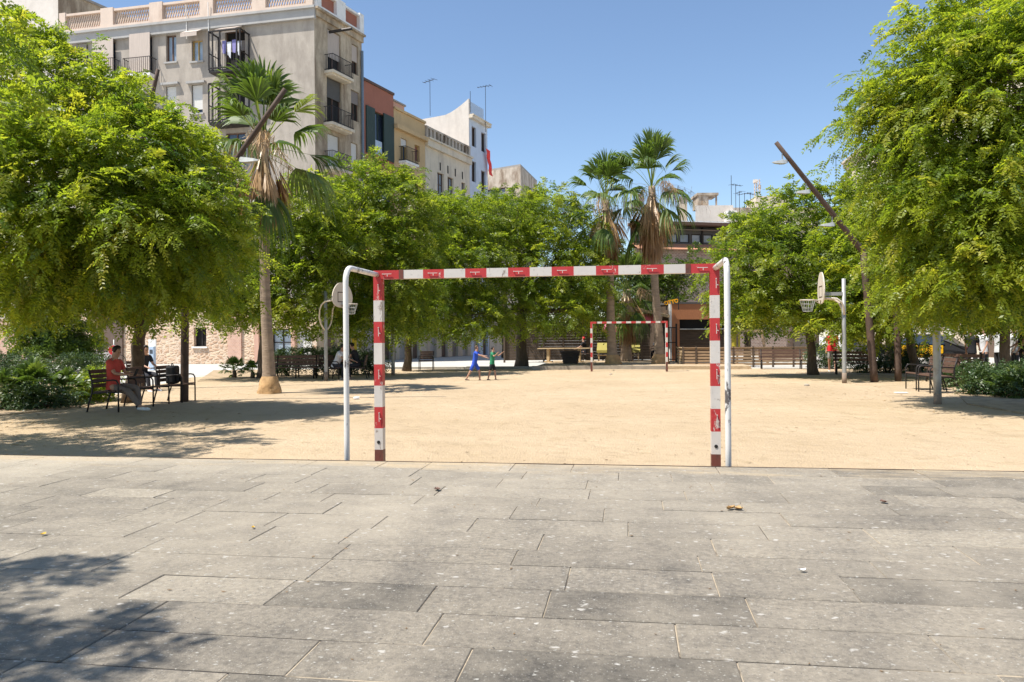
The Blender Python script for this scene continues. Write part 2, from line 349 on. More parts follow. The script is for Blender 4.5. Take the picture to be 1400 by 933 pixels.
# ------------------------------------------------------------------ vegetation helpers
def np_mesh(name, V, quads, tint, mt, parent=None):
    me = bpy.data.meshes.new(name); nv = len(V); nf = len(quads)
    me.vertices.add(nv); me.vertices.foreach_set('co', np.ascontiguousarray(V, dtype=np.float32).ravel())
    me.loops.add(nf*4); me.loops.foreach_set('vertex_index', np.ascontiguousarray(quads, dtype=np.int32).ravel())
    me.polygons.add(nf); me.polygons.foreach_set('loop_start', np.arange(0, nf*4, 4, dtype=np.int32))
    me.update(calc_edges=True)
    at = me.attributes.new('tint','FLOAT','FACE'); at.data.foreach_set('value', np.ascontiguousarray(tint, dtype=np.float32))
    me.materials.append(mt)
    o = bpy.data.objects.new(name, me); COL.objects.link(o)
    if parent is not None: o.parent = parent
    return o
def nrm(a): return a / np.maximum(np.linalg.norm(a, axis=-1, keepdims=True), 1e-6)

def foliage(lobes, clusters, sprays, pairs, L, leaf, width, seed, clr=.45, droop=.5, shell=.45, tint_shift=0.):
    """lobes: (x,y,z,rx,ry,rz) arrays -> leaflet quads.  Sprays of pinnate leaflets gathered in clusters."""
    rg = np.random.default_rng(seed)
    lob = np.array(lobes, dtype=float); C = lob[:,:3]; RR = lob[:,3:6]
    w = (RR[:,0]*RR[:,1]+RR[:,1]*RR[:,2]+RR[:,0]*RR[:,2]); w = w/w.sum()
    idx = rg.choice(len(lob), clusters, p=w)
    u = nrm(rg.normal(size=(clusters,3)))
    rad = shell + (1-shell)*rg.random(clusters)**.6; rad *= rg.choice([.85,1.0,1.08,1.28], clusters, p=[.25,.45,.22,.08])
    cc = C[idx] + u*RR[idx]*rad[:,None]
    # drop clusters buried deep inside another lobe
    d = np.linalg.norm((cc[:,None,:]-C[None])/RR[None], axis=2); keep = d.min(axis=1) > shell*.75
    cc = cc[keep]; u = u[keep]; n = len(cc)
    csz = rg.uniform(.55,1.35,n)*clr
    ctint = np.clip(rg.normal(.52,.2,n)+tint_shift,0,1)
    ns = (sprays*rg.uniform(.6,1.3,n)).astype(int); ci = np.repeat(np.arange(n), ns); S = len(ci)
    hv = nrm(rg.normal(size=(S,3)) + u[ci]*.35 + np.array([0,0,.75]))
    off = hv*(rg.random(S)**.33)[:,None]*csz[ci][:,None]*np.array([1.25,1.25,.85])
    o = cc[ci]+off
    dr = nrm(u[ci]*.45 + nrm(rg.normal(size=(S,3)))*.6 + hv*.55 + np.array([0,0,-.25]))
    Ls = L*rg.uniform(.65,1.25,S); st = np.clip(ctint[ci]+rg.normal(0,.13,S),0,1)
    up = nrm(np.array([0,0,1.0])+rg.normal(0,.45,(S,3))); sd = nrm(np.cross(dr,up)); nn = nrm(np.cross(sd,dr))
    T = np.linspace(.18,1,pairs); V=[]; TN=[]
    for t in T:
        for sg in (-1,1):
            p = o + dr*(Ls*t)[:,None] + np.array([0,0,-1.0])*(Ls*droop*t*t)[:,None]
            ld = nrm(sd*sg*.85 + dr*(.35+.5*t) + np.array([0,0,-.28]) + rg.normal(0,.22,(S,3)))
            wd = nrm(np.cross(ld, nn+rg.normal(0,.45,(S,3))))
            ll = leaf*rg.uniform(.7,1.25,S)*(1.05-.25*abs(t-.5)*2); ww = ll*width
            q = np.stack([p, p+ld*(ll*.45)[:,None]+wd*(ww*.5)[:,None], p+ld*ll[:,None], p+ld*(ll*.45)[:,None]-wd*(ww*.5)[:,None]], axis=1)
            V.append(q); TN.append(np.clip(st+rg.normal(0,.05,S),0,1))
    V = np.concatenate(V).reshape(-1,3); TN = np.concatenate(TN)
    return V, np.arange(len(V)).reshape(-1,4), TN

def shoots(lobes, n, per, pairs, SL, L, leaf, width, seed, droop=.45, shell=.3, tint_shift=0., stray=.10):
    """leafy shoots that leave the lobes outwards, arch over and carry pinnate leaves to both sides"""
    rg = np.random.default_rng(seed); lob = np.array(lobes, dtype=float); C = lob[:,:3]; RR = lob[:,3:6]
    w = (RR[:,0]*RR[:,1]+RR[:,1]*RR[:,2]+RR[:,0]*RR[:,2]); w = w/w.sum()
    idx = rg.choice(len(lob), n, p=w)
    u = rg.normal(size=(n,3)); u[:,2] += .25; u = nrm(u)
    rad = shell + (1.0-shell)*rg.random(n)**.7
    st_ = rg.random(n) < stray; rad = np.where(st_, rad*1.18, rad*.92)
    o = C[idx] + u*RR[idx]*rad[:,None]
    dd = np.linalg.norm((o[:,None,:]-C[None])/RR[None], axis=2); keep = dd.min(axis=1) > shell*.9
    o = o[keep]; u = u[keep]; n = len(o)
    d = nrm(u*.75 + nrm(rg.normal(size=(n,3)))*.65 + np.array([0,0,.15])); S = SL*rg.uniform(.55,1.35,n)
    stn = np.clip(rg.normal(.5,.19,n)+tint_shift,0,1)
    up = nrm(np.array([0,0,1.0])+rg.normal(0,.35,(n,3))); side = nrm(np.cross(d,up))
    V=[]; TN=[]; down=np.array([0,0,-1.0])
    for j in range(per):
        t = (j+.6)/per; sg = 1 if j%2 else -1
        p0 = o + d*(S*t)[:,None] + down*(S*droop*t*t)[:,None] + rg.normal(0,.03,(n,3))
        ax = nrm(d + down*(droop*1.6*t))
        ld = nrm(ax*(.45+.6*t) + side*sg*(.85-.35*t) + rg.normal(0,.22,(n,3)) + down*.12)
        Ll = L*rg.uniform(.7,1.25,n)*(1.05-.3*t)
        s2 = nrm(np.cross(ld, up+rg.normal(0,.35,(n,3)))); nn = nrm(np.cross(s2,ld)); lt = np.clip(stn+rg.normal(0,.10,n)+.12*(t-.5),0,1)
        for q in range(pairs):
            f = (q+.7)/pairs
            for sq in (-1,1):
                p = p0 + ld*(Ll*f)[:,None] + down*(Ll*.35*f*f)[:,None]
                e = nrm(s2*sq*.85 + ld*(.3+.55*f) + down*.22 + rg.normal(0,.16,(n,3)))
                wd = nrm(np.cross(e, nn+rg.normal(0,.38,(n,3)))); ll = leaf*rg.uniform(.75,1.25,n)*(1.08-.3*abs(f-.45)*2); ww = ll*width
                V.append(np.stack([p, p+e*(ll*.42)[:,None]+wd*(ww*.5)[:,None], p+e*ll[:,None], p+e*(ll*.42)[:,None]-wd*(ww*.5)[:,None]],axis=1)); TN.append(np.clip(lt+rg.normal(0,.05,n),0,1))
    V = np.concatenate(V).reshape(-1,3); TN = np.concatenate(TN)
    return V, np.arange(len(V)).reshape(-1,4), TN

def px_lobes(lst):
    """(px, py, depth, half width px, half height px) -> ellipsoids with true depth"""
    out = []
    for px,py,d,rx,ry in lst:
        c = P(px,py,d); a = rx*.86*d/F; b = ry*.86*d/F
        out.append((c.x,c.y,c.z,a,max(a,b)*.95,b))
    return out

def limb(mb, a, b, ra, rb, seed, k=6, wob=.12):
    rg = random.Random(seed); a = Vector(a); b = Vector(b); L = (b-a).length
    pts=[]; rad=[]
    for i in range(k+1):
        t=i/k; j = math.sin(math.pi*t)*wob*L
        pts.append(a.lerp(b,t)+Vector((rg.uniform(-1,1)*j*.5,rg.uniform(-1,1)*j*.5,j*.4*rg.uniform(.2,1))))
        rad.append(ra+(rb-ra)*t)
    mb.tube(pts, rad, 7)

def tree(name, label, cat, base, fork, rtrunk, lobes, group, clusters, sprays, pairs=5, L=.30, leaf=.085, width=.42, seed=1, mt='leaf', clr=.45, droop=.5, shell=.45, tint=0., bottom=455):
    base = Vector(base); fork = Vector(fork)
    root = thing(name, label, cat, (0,0,0), 0, group)
    mb = MB()
    k=7; pts=[base.lerp(fork,i/k)+Vector((math.sin(i*1.7+seed)*.03,math.cos(i*1.3+seed)*.03,0))*(0 if i==0 else 1) for i in range(k+1)]
    rad=[rtrunk*(1.35 if i==0 else 1.08 if i==1 else 1-.03*i) for i in range(k+1)]
    mb.tube(pts, rad, 10)
    for i,l in enumerate(lobes):
        c = Vector(l[:3]); s = seed*31+i
        limb(mb, fork-Vector((0,0,.15)), fork.lerp(c,.92), rtrunk*.55, rtrunk*.16, s)
        rg = random.Random(s)
        for q in range(5):
            u = Vector((rg.uniform(-1,1),rg.uniform(-1,1),rg.uniform(-.6,1))); u.normalize()
            st = fork.lerp(c, rg.uniform(.55,.9)); e = c+Vector((u.x*l[3],u.y*l[4],u.z*l[5]))*.8
            limb(mb, st, e, rtrunk*.14, .012, s*7+q, 5, .15)
    mb.build('trunk', M['bark'], root, smooth=True)
    V,Q,T = shoots(lobes, clusters, sprays, pairs, clr, L, leaf, width, seed, droop, shell, tint)
    q3 = V.reshape(-1,4,3); mc = q3.mean(axis=1)
    dep = sum(Vector(l[:3]).dot(f0) for l in lobes)/len(lobes)
    zlow = CH + (HZ-bottom)/F*dep
    kp = mc[:,2] > zlow + .38*np.sin(mc[:,0]*1.9+seed)*np.sin(mc[:,1]*2.3+seed*.7) + .12*np.sin(mc[:,0]*7+mc[:,1]*5) + np.random.default_rng(seed).random(len(mc))**2*.35 - .1
    V = q3[kp].reshape(-1,3); T = T[kp]; Q = np.arange(len(V)).reshape(-1,4)
    np_mesh('crown', V, Q, T, M[mt], root)
    return root

def shrub(name, label, cat, lobes, clusters, sprays, seed, group, mt='shrub', leaf=.07, L=.22, pairs=4, clr=.22):
    root = thing(name, label, cat, (0,0,0), 0, group)
    V,Q,T = foliage(lobes, clusters, sprays, pairs, L, leaf, .5, seed, clr, .25, .5)
    np_mesh('leaves', V, Q, T, M[mt], root)
    mb = MB()
    for i,l in enumerate(lobes):
        rg = random.Random(seed+i)
        for q in range(5):
            a=(l[0]+rg.uniform(-.2,.2)*l[3], l[1]+rg.uniform(-.2,.2)*l[4], 0); b=(l[0]+rg.uniform(-.7,.7)*l[3], l[1]+rg.uniform(-.7,.7)*l[4], l[2]+rg.uniform(-.3,.5)*l[5])
            limb(mb, a, b, .025, .008, seed*11+i*7+q, 4)
    mb.build('stems', M['bark'], root, smooth=True)
    return root

def fan_leaf(rg, base, d, pet, R_, spread, droop, V, T, tint, nseg=22, fold=.35, pw=.03):
    """one costapalmate leaf: petiole along d, blades fanned about it"""
    d = d/np.linalg.norm(d); up = np.array([0,0,1.0])
    s = np.cross(d, up)
    if np.linalg.norm(s) < 1e-3: s = np.array([1.0,0,0])
    s /= np.linalg.norm(s); n = np.cross(s, d)
    tip = base + d*pet + up*(-.08*pet)
    def strip(pts, ws, side, tn):
        for i in range(len(pts)-1):
            V.append([pts[i]-side*ws[i], pts[i]+side*ws[i], pts[i+1]+side*ws[i+1], pts[i+1]-side*ws[i+1]]); T.append(tn)
    strip([base, base+d*pet*.5, tip], [pw,pw*.8,pw*.6], s, min(1,tint+.35))
    for k in range(nseg):
        a = (k/(nseg-1)-.5)*2*spread + rg.normal(0,.03)
        bd = d*math.cos(a) + s*math.sin(a) - n*fold*abs(math.sin(a))*.5
        bd /= np.linalg.norm(bd)
        Lb = R_*(1-.25*(abs(a)/max(spread,.1))**2)*rg.uniform(.88,1.08)
        side = np.cross(bd, n); side /= max(np.linalg.norm(side),1e-5)
        side = side*.9 + n*rg.choice([-.45,.45])
        pts=[]; 
        for t in (0,.35,.62,.82,1.0):
            g = max(0,t-.4)/.6
            pts.append(tip + bd*Lb*t*(1-.22*g*droop) + np.array([0,0,-1.0])*Lb*droop*(.10*t*t + .55*g*g))
        ww = np.array([.012,.6,.55,.28,.02])*(R_*spread*1.15/nseg)
        strip(pts, ww, side, float(np.clip(tint+rg.normal(0,.08),0,1)))

def palm(name, label, base, top, r0_, rbase, Rl, n_green, n_dead, skirt, seed, group, root_flare=True, stalks=6, rings=True):
    rg = np.random.default_rng(seed); base=Vector(base); top=Vector(top); H=(top-base).length
    root = thing(name, label, 'palm tree', (0,0,0), 0, group)
    mb = MB(); pts=[]; rad=[]; k=46
    for i in range(k+1):
        t=i/k; p=base.lerp(top,t)+Vector((math.sin(t*4+seed)*.05*H/6*math.sin(math.pi*t),0,0))
        r_ = r0_*(1+.55*math.exp(-t*H/.9))*(1-.12*t)*(1+.035*(i%2)+rg.uniform(-.02,.02))
        pts.append(p); rad.append(r_)
    mb.tube(pts, rad, 14); mb.build('trunk', M['palm_bark'], root, smooth=True)
    if root_flare:
        mb=MB(); pts=[]; rad=[]
        for h,r_ in ((-.05,rbase*1.12),(.05,rbase*1.12),(.16,rbase*1.06),(.26,rbase*.98),(.36,rbase*.86),(.46,rbase*.72)):
            pts.append(base+Vector((0,0,h))); rad.append(r_)
        seg=22; o=len(mb.v); vs=[]; fs=[]
        for i,(p,r_) in enumerate(zip(pts,rad)):
            for q in range(seg):
                a=2*math.pi*q/seg; w=r_*(1+.07*math.sin(q*5.3+i*1.9)+.04*math.sin(q*2.1+i*.7)); vs.append(p+Vector((math.cos(a)*w,math.sin(a)*w,0)))
        for i in range(len(pts)-1):
            for q in range(seg): fs.append((i*seg+q,i*seg+(q+1)%seg,(i+1)*seg+(q+1)%seg,(i+1)*seg+q))
        mb.add(vs,fs); mb.build('root_flare', M['palm_root'], root, smooth=True)
    tp=np.array(top); V=[];T=[]
    for i in range(n_green):
        f=i/max(1,n_green-1); el = math.radians(88 - 140*f**1.5 + rg.normal(0,8)); az = i*2.3999 + rg.normal(0,.25)
        d=np.array([math.cos(az)*math.cos(el),math.sin(az)*math.cos(el),math.sin(el)])
        fan_leaf(rg, tp+np.array([0,0,.15-.55*f]), d, Rl*rg.uniform(.55,.75), Rl*rg.uniform(.62,.80), rg.uniform(.85,1.15), .25+.75*f, V, T, float(np.clip(.5-.2*f+rg.normal(0,.17),0,1)), 28, .55)
    V=np.array(V).reshape(-1,3); np_mesh('green_fronds', V, np.arange(len(V)).reshape(-1,4), np.array(T), M['palm'], root)
    V=[];T=[]
    for i in range(n_dead):
        f=i/n_dead; az=i*2.3999+rg.normal(0,.2); el=math.radians(-55-28*min(1,f*1.6)+rg.normal(0,5))
        z = -.3 - (skirt-.9*Rl*.75)*f*.9
        d=np.array([math.cos(az)*math.cos(el),math.sin(az)*math.cos(el),math.sin(el)])
        off=np.array([math.cos(az),math.sin(az),0])*r0_*.95
        fan_leaf(rg, tp+off+np.array([0,0,z]), d, Rl*.32, Rl*rg.uniform(.45,.66), rg.uniform(.2,.42), .3, V, T, float(np.clip(.35+.3*(1-f)+rg.normal(0,.18),0,1)), 12, .9)
    V=np.array(V).reshape(-1,3); np_mesh('dead_skirt', V, np.arange(len(V)).reshape(-1,4), np.array(T), M['dead'], root)
    V=[];T=[]
    for i in range(stalks):
        az=rg.uniform(0,6.28); d=np.array([math.cos(az),math.sin(az),.35]); d/=np.linalg.norm(d)
        prev=tp.copy(); L=Rl*rg.uniform(.9,1.25)
        for st in range(1,9):
            t=st/8; p=tp+d*L*t+np.array([0,0,-1.0])*L*.55*t*t
            s=np.array([-d[1],d[0],0]); V.append([prev-s*.012,prev+s*.012,p+s*.012,p-s*.012]); T.append(.7)
            if t>.4:
                for q in range(9):
                    h=rg.uniform(.25,.6)*Rl*.55; w=rg.normal(0,.10,3); e=p+w*1.2+np.array([0,0,-h]); mid=(p+e)/2+w*.8
                    V.append([p-s*.008,p+s*.008,mid+s*.009,mid-s*.009]); V.append([mid-s*.009,mid+s*.009,e+s*.004,e-s*.004]); T+= [float(np.clip(.8+rg.normal(0,.15),0,1))]*2
            prev=p
    if V:
        V=np.array(V).reshape(-1,3); np_mesh('flower_stalks', V, np.arange(len(V)).reshape(-1,4), np.array(T), M['dead'], root)
    return root

def fan_shrub(name, label, base, h, Rl, n, seed, group):
    rg=np.random.default_rng(seed); root=thing(name,label,'shrub',(0,0,0),0,group); base=np.array(base)
    mb=MB(); mb.tube([base,base+np.array([.03,0,h*.5]),base+np.array([0,.02,h])],[.09,.08,.07],9); mb.build('trunk',M['bark'],root,smooth=True)
    V=[];T=[]
    for i in range(n):
        f=i/n; el=math.radians(85-95*f+rg.normal(0,8)); az=i*2.3999+rg.normal(0,.2)
        d=np.array([math.cos(az)*math.cos(el),math.sin(az)*math.cos(el),math.sin(el)])
        fan_leaf(rg, base+np.array([0,0,h]), d, Rl*rg.uniform(.5,.9), Rl*rg.uniform(.45,.65), 1.2, .3+.3*f, V, T, float(np.clip(.3+rg.normal(0,.2),0,1)), 16, .4, .012)
    V=np.array(V).reshape(-1,3); np_mesh('fronds', V, np.arange(len(V)).reshape(-1,4), np.array(T), M['palm'], root)
    return root

# ------------------------------------------------------------------ building helpers
def on_plane(px, py, a, b):
    """pixel -> (distance along wall from a, height) on the vertical wall through plan points a,b"""
    a=Vector((a[0],a[1])); b=Vector((b[0],b[1])); d=(b-a).normalized(); n=Vector((d.y,-d.x)); v=ray(px,py)
    t=((a.x-CAM.x)*n.x+(a.y-CAM.y)*n.y)/(v.x*n.x+v.y*n.y); q=CAM+v*t
    return (q.x-a.x)*d.x+(q.y-a.y)*d.y, q.z
def px_rect(r, a, b):
    x0,y0,x1,y1=r; ym=(y0+y1)/2; xm=(x0+x1)/2
    return on_plane(x0,ym,a,b)[0], on_plane(x1,ym,a,b)[0], on_plane(xm,y1,a,b)[1], on_plane(xm,y0,a,b)[1]
class Wall:
    """a straight facade from plan point a to b (a left, b right seen from outside)"""
    def __init__(s,a,b):
        s.a=Vector((a[0],a[1])); s.b=Vector((b[0],b[1])); s.d=(s.b-s.a).normalized(); s.n=Vector((s.d.y,-s.d.x)); s.L=(s.b-s.a).length
        s.M=Matrix(((s.d.x,-s.n.x,0,s.a.x),(s.d.y,-s.n.y,0,s.a.y),(0,0,1,0),(0,0,0,1)))   # local x along, y INTO the building, z up
    def pt(s,u,z,out=0): return Vector((s.a.x+s.d.x*u+s.n.x*out, s.a.y+s.d.y*u+s.n.y*out, z))
    def box(s,mb,u0,u1,z0,z1,o0,o1,mi=0): mb.box((u0,-o1,z0),(u1,-o0,z1),mi,s.M)   # o0..o1 = outward range
    def rect(s,r): return px_rect(r,s.a,s.b)
    def face(s,mb,z0,z1,holes,mi=0,reveal=.22,mr=None,u0=0,u1=None):
        u1=s.L if u1 is None else u1
        us=sorted({u0,u1,*[min(max(h[i],u0),u1) for h in holes for i in (0,1)]}); zs=sorted({z0,z1,*[min(max(h[i],z0),z1) for h in holes for i in (2,3)]})
        for i in range(len(us)-1):
            for j in range(len(zs)-1):
                um=(us[i]+us[i+1])/2; zm=(zs[j]+zs[j+1])/2
                if any(h[0]<um<h[1] and h[2]<zm<h[3] for h in holes): continue
                mb.add([s.pt(us[i],zs[j]),s.pt(us[i+1],zs[j]),s.pt(us[i+1],zs[j+1]),s.pt(us[i],zs[j+1])],[(0,1,2,3)],mi)
        for h in holes:
            a,b,c,d=h
            for q in (((a,c),(b,c)),((b,c),(b,d)),((b,d),(a,d)),((a,d),(a,c))):
                (ua,za),(ub,zb)=q
                mb.add([s.pt(ua,za),s.pt(ua,za,-reveal),s.pt(ub,zb,-reveal),s.pt(ub,zb)],[(0,1,2,3)],mi if mr is None else mr)
    def window(s,parent,h,frame='oxblood_frame',glass='glass',mull=1,trans=0,reveal=.22,blind=None,blind_to=.5,sill=None,name='window'):
        a,b,c,d=h; mb=MB(); fw=.07; o=-reveal
        for u0_,u1_,z0_,z1_ in ((a,a+fw,c,d),(b-fw,b,c,d),(a+fw,b-fw,c,c+fw),(a+fw,b-fw,d-fw,d)): s.box(mb,u0_,u1_,z0_,z1_,o,o+.06)
        for k in range(mull):
            u=a+(b-a)*(k+1)/(mull+1); s.box(mb,u-fw*.6,u+fw*.6,c+fw,d-fw,o+.002,o+.055)
        for k in range(trans):
            z=c+(d-c)*(k+1)/(trans+1); s.box(mb,a+fw,b-fw,z-.03,z+.03,o+.004,o+.05)
        w=mb.build(name,M[frame],parent)
        mb=MB(); s.box(mb,a+.01,b-.01,c+.01,d-.01,o-.03,o+.01); mb.build('pane',M[glass],w)
        if blind:
            zb=d-(d-c)*blind_to; mb=MB(); s.box(mb,a+.03,b-.03,zb,d-.02,o+.08,o+.12); mb.build('blind',M[blind],w)
        if sill:
            mb=MB(); s.box(mb,a-.1,b+.1,c-.1,c-.003,-.05,.1); mb.build('sill',M[sill],w)
        return w
    def balcony(s,parent,u0,u1,z,depth=.75,h=1.0,slab='white_paint',n=None):
        mb=MB(); s.box(mb,u0,u1,z-.16,z,.003,depth); s.box(mb,u0+.1,u1-.1,z-.26,z-.16,.003,depth-.15)
        sl=mb.build('balcony',M[slab],parent)
        mb=MB(); n=n or max(4,int((u1-u0)/.14))
        def bar(u,o): mb.bar(s.pt(u,z,o),s.pt(u,z+h,o),.02,.02)
        for k in range(n+1): bar(u0+.04+(u1-u0-.08)*k/n, depth-.05)
        for k in range(1,5):
            bar(u0+.04,(depth-.05)*k/5); bar(u1-.04,(depth-.05)*k/5)
        for zz in (z+h,z+.08):
            mb.bar(s.pt(u0+.03,zz,depth-.05),s.pt(u1-.03,zz,depth-.05),.035,.03)
            mb.bar(s.pt(u0+.04,zz,0),s.pt(u0+.04,zz,depth-.05),.035,.03); mb.bar(s.pt(u1-.04,zz,0),s.pt(u1-.04,zz,depth-.05),.035,.03)
        mb.build('railing',M['iron'],sl)
        return sl
    def part(s,parent,name,mt,u0,u1,z0,z1,o0,o1):
        mb=MB(); s.box(mb,u0,u1,z0,z1,o0,o1); return mb.build(name,M[mt],parent)

def antenna(label, base, h, seed, arms=4, group='rooftop aerials'):
    mb=MB(); base=Vector(base); t=thing('roof_aerial',label,'aerial',base,0,group)
    mb.tube([(0,0,-.3),(0,0,h)],.022,6); mb.build('mast',M['iron'],t)
    mb=MB(); rg=random.Random(seed)
    if arms:
        a=rg.uniform(0,3); dx=Vector((math.cos(a),math.sin(a),0)); dy=Vector((-dx.y,dx.x,0)); z=h-.08
        mb.bar(Vector((0,0,z))-dx*.55,Vector((0,0,z))+dx*.75,.03,.03)
        for k in range(arms):
            c=Vector((0,0,z))+dx*(-.5+1.2*k/max(1,arms-1)); l=.35-.05*k
            mb.bar(c-dy*l,c+dy*l,.02,.02)
        mb.build('dipole_array',M['iron'],t)
    return t
# ------------------------------------------------------------------ ground
mb=MB(); mb.poly([(-700,-700,-.014),(700,-700,-.014),(700,900,-.014),(-700,900,-.014)]); kind(mb.build('ground',M['concrete']),'structure')
def sheet(name, pts, z, mt):
    mb=MB(); mb.poly([(p[0],p[1],z) for p in pts]); return kind(mb.build(name,M[mt]),'structure')
def sand_sheet():
    poly_l=[(-34,5.96),(9.0,5.96)]
    mb=MB()
    # gently uneven grid near, plain sheet margins beyond
    x0,x1,y0,y1=-30,16,5.96,35.6; nx,ny=184,118; vs=[]
    for j in range(ny+1):
        for i in range(nx+1):
            x=x0+(x1-x0)*i/nx; y=y0+(y1-y0)*j/ny
            z=.012*math.sin(x*.9+1.3*math.sin(y*.5))*math.sin(y*.7+.6*math.sin(x*.8))+.004*math.sin(x*3.1+y*1.7)*math.sin(y*2.7)
            vs.append((x,y,z+.004))
    fs=[]
    for j in range(ny):
        for i in range(nx):
            x=x0+(x1-x0)*(i+.5)/nx; y=y0+(y1-y0)*(j+.5)/ny
            lim = -30 if y<14 else (-12.2-(y-14)*.30 + .25*math.sin(y*1.3))
            if x<lim: continue
            fs.append((j*(nx+1)+i,j*(nx+1)+i+1,(j+1)*(nx+1)+i+1,(j+1)*(nx+1)+i))
    mb.add(vs,fs); return kind(mb.build('sand_pitch',M['sand'],smooth=True),'structure')
sand_sheet()
# raised paving at the front
PZ=.47; EDGE=5.97
def paving():
    rg=random.Random(11); V=[];Fc=[];T=[]
    y=EDGE; g=.0024; ch=.0028
    def tile(x0,x1,y0,y1,t):
        dz=rg.uniform(-.0014,.0014); o=len(V); z=PZ+dz; ax=rg.uniform(-.0009,.0009); ay=rg.uniform(-.0009,.0009)
        zz=[z-ax-ay,z+ax-ay,z+ax+ay,z-ax+ay]
        V.extend([(x0+ch,y0+ch,zz[0]),(x1-ch,y0+ch,zz[1]),(x1-ch,y1-ch,zz[2]),(x0+ch,y1-ch,zz[3])])
        V.extend([(x0,y0,zz[0]-.003),(x1,y0,zz[1]-.003),(x1,y1,zz[2]-.003),(x0,y1,zz[3]-.003)])
        V.extend([(x0,y0,z-.03),(x1,y0,z-.03),(x1,y1,z-.03),(x0,y1,z-.03)])
        for f in ((0,1,2,3),(4,5,1,0),(5,6,2,1),(6,7,3,2),(7,4,0,3),(8,9,5,4),(9,10,6,5),(10,11,7,6),(11,8,4,7)): Fc.append(tuple(i+o for i in f)); T.append(t)
    first=True; rows=[]
    while y>-4:
        h=rg.choice([.24,.25,.27,.29,.30,.31]) if not first else .33
        first=False
        rows.append(y)
        x=-17+rg.uniform(-.5,0)
        while x<15:
            l=rg.choice([.36,.45,.5,.58,.66,.72,.80,.95,1.05]); 
            t=min(1,max(0,rg.gauss(.5,.22)))
            if rg.random()<.10: t=rg.uniform(.0,.15)
            tile(x+g*rg.uniform(.4,1.2),x+l-g*rg.uniform(.4,1.2),y-h+g*rg.uniform(1.3,2.2),y-g*rg.uniform(1.3,2.2),t); x+=l
        y-=h
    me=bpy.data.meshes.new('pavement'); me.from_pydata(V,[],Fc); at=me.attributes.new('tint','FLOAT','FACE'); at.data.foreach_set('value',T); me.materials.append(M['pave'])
    o=bpy.data.objects.new('pavement',me); COL.objects.link(o); kind(o,'structure')
    mb=MB(); mb.box((-17.5,-4.5,-.2),(15.5,EDGE-.012,PZ-.0045)); kind(mb.build('pavement_bedding',M['joint']),'structure')
    mb=MB()
    for yy in rows[1:]: mb.box((-17,yy-.006,PZ-.02),(15,yy+.006,PZ-.0035))
    kind(mb.build('pavement_joint',M['row_joint']),'structure')
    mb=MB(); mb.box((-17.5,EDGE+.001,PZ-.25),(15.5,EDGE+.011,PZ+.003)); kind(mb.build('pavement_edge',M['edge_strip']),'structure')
paving()
# planted beds
def bed(name,pts,z=.022):
    mb=MB(); mb.prism([(p.x,p.y) for p in pts],-.2,z); return kind(mb.build(name,M['soil']),'structure')
bed('planting_bed_soil',[G(-260,600),G(0,569),G(110,558),G(146,548),G(120,527),G(-40,522),G(-300,530)])
bed('planting_bed_soil',[G(270,522),G(365,519),G(432,520),G(430,508),G(365,506),G(292,507)])
bed('planting_bed_soil',[G(1322,553),G(1450,575),G(1700,590),G(1700,500),G(1290,500),G(1175,506),G(1172,513),G(1290,519)])
# low raised terrace with kerb in front of the far trees
def terrace():
    a=G(366*.252+700,505.6); y0=34.9
    mb=MB(); mb.prism([(-4.2,y0),(5.2,y0),(5.2,44),(-4.2,44)],-.2,.14); kind(mb.build('terrace_floor',M['sand']),'structure')
    mb=MB(); mb.box((-4.3,y0-.16,-.2),(1.55,y0-.003,.17)); kind(mb.build('terrace_kerb',M['kerb']),'structure')
terrace()
mb=MB(); mb.box((-7.6,36.2,-.2),(-4.35,36.36,.10)); mb.box((-13,36.2,-.2),(-7.6,36.36,.08)); kind(mb.build('terrace_kerb',M['kerb']),'structure')
# light pavement strip and kerb of the left street
sheet('street_pavement',[G(-300,515),G(0,511),G(300,513),G(300,498),G(0,498),G(-300,500)],-.008,'kerb' if False else 'concrete')

# ------------------------------------------------------------------ grey corner block
ROW=Vector((.4,.917)).normalized()
def RP(t,s=0): return C2(-11.47+ROW.x*t-ROW.y*s, 46+ROW.y*t+ROW.x*s)
LD=Vector((-.975,.222)).normalized()
def LP(s,k=0): return C2(-11.47+LD.x*s+LD.y*k, 46+LD.y*s-LD.x*k)
K=RP(0); A_=LP(17.5); E_=RP(4.84)
def ztop(px,py,a,b): return on_plane(px,py,a,b)[1]
def shell(parent,pts,z0,z1,front,mt,roof='roof',mr=None,roof_name='roof'):
    """blank walls between plan points (CCW) except the edges in front"""
    mb=MB(); n=len(pts)
    for i in range(n):
        if i in front: continue
        w=Wall(pts[i],pts[(i+1)%n]); w.face(mb,z0,z1,[])
    o=mb.build('side_wall',M[mt],parent)
    mb=MB(); mb.poly([(p.x,p.y,z1-.25) for p in pts]); mb.build(roof_name,M[roof],parent)
    return o
t=thing('apartment_block','tall aged grey corner apartment block with caged balcony and pinkish lattice parapet','apartment block')
W1=Wall(A_,K); W2=Wall(K,E_)
zc=ztop(433,11,K,E_); zt=zc+.0
B1=LP(17.5,11); B2=RP(4.84,11)
pts=[A_,K,E_,B2,LP(19,14)]
zc=W1.rect((420,11,433,20))[3]
zg=3.4
px_w=[(227,48,241,85),(262,55,277,84),(227,118,241,158),(262,116,277,155),(308,42,335,100),(308,122,335,171),(182,52,208,98),(132,58,158,98),(104,64,120,100),(182,128,208,172),(132,132,158,176)]
holes=[W1.rect(r) for r in px_w]
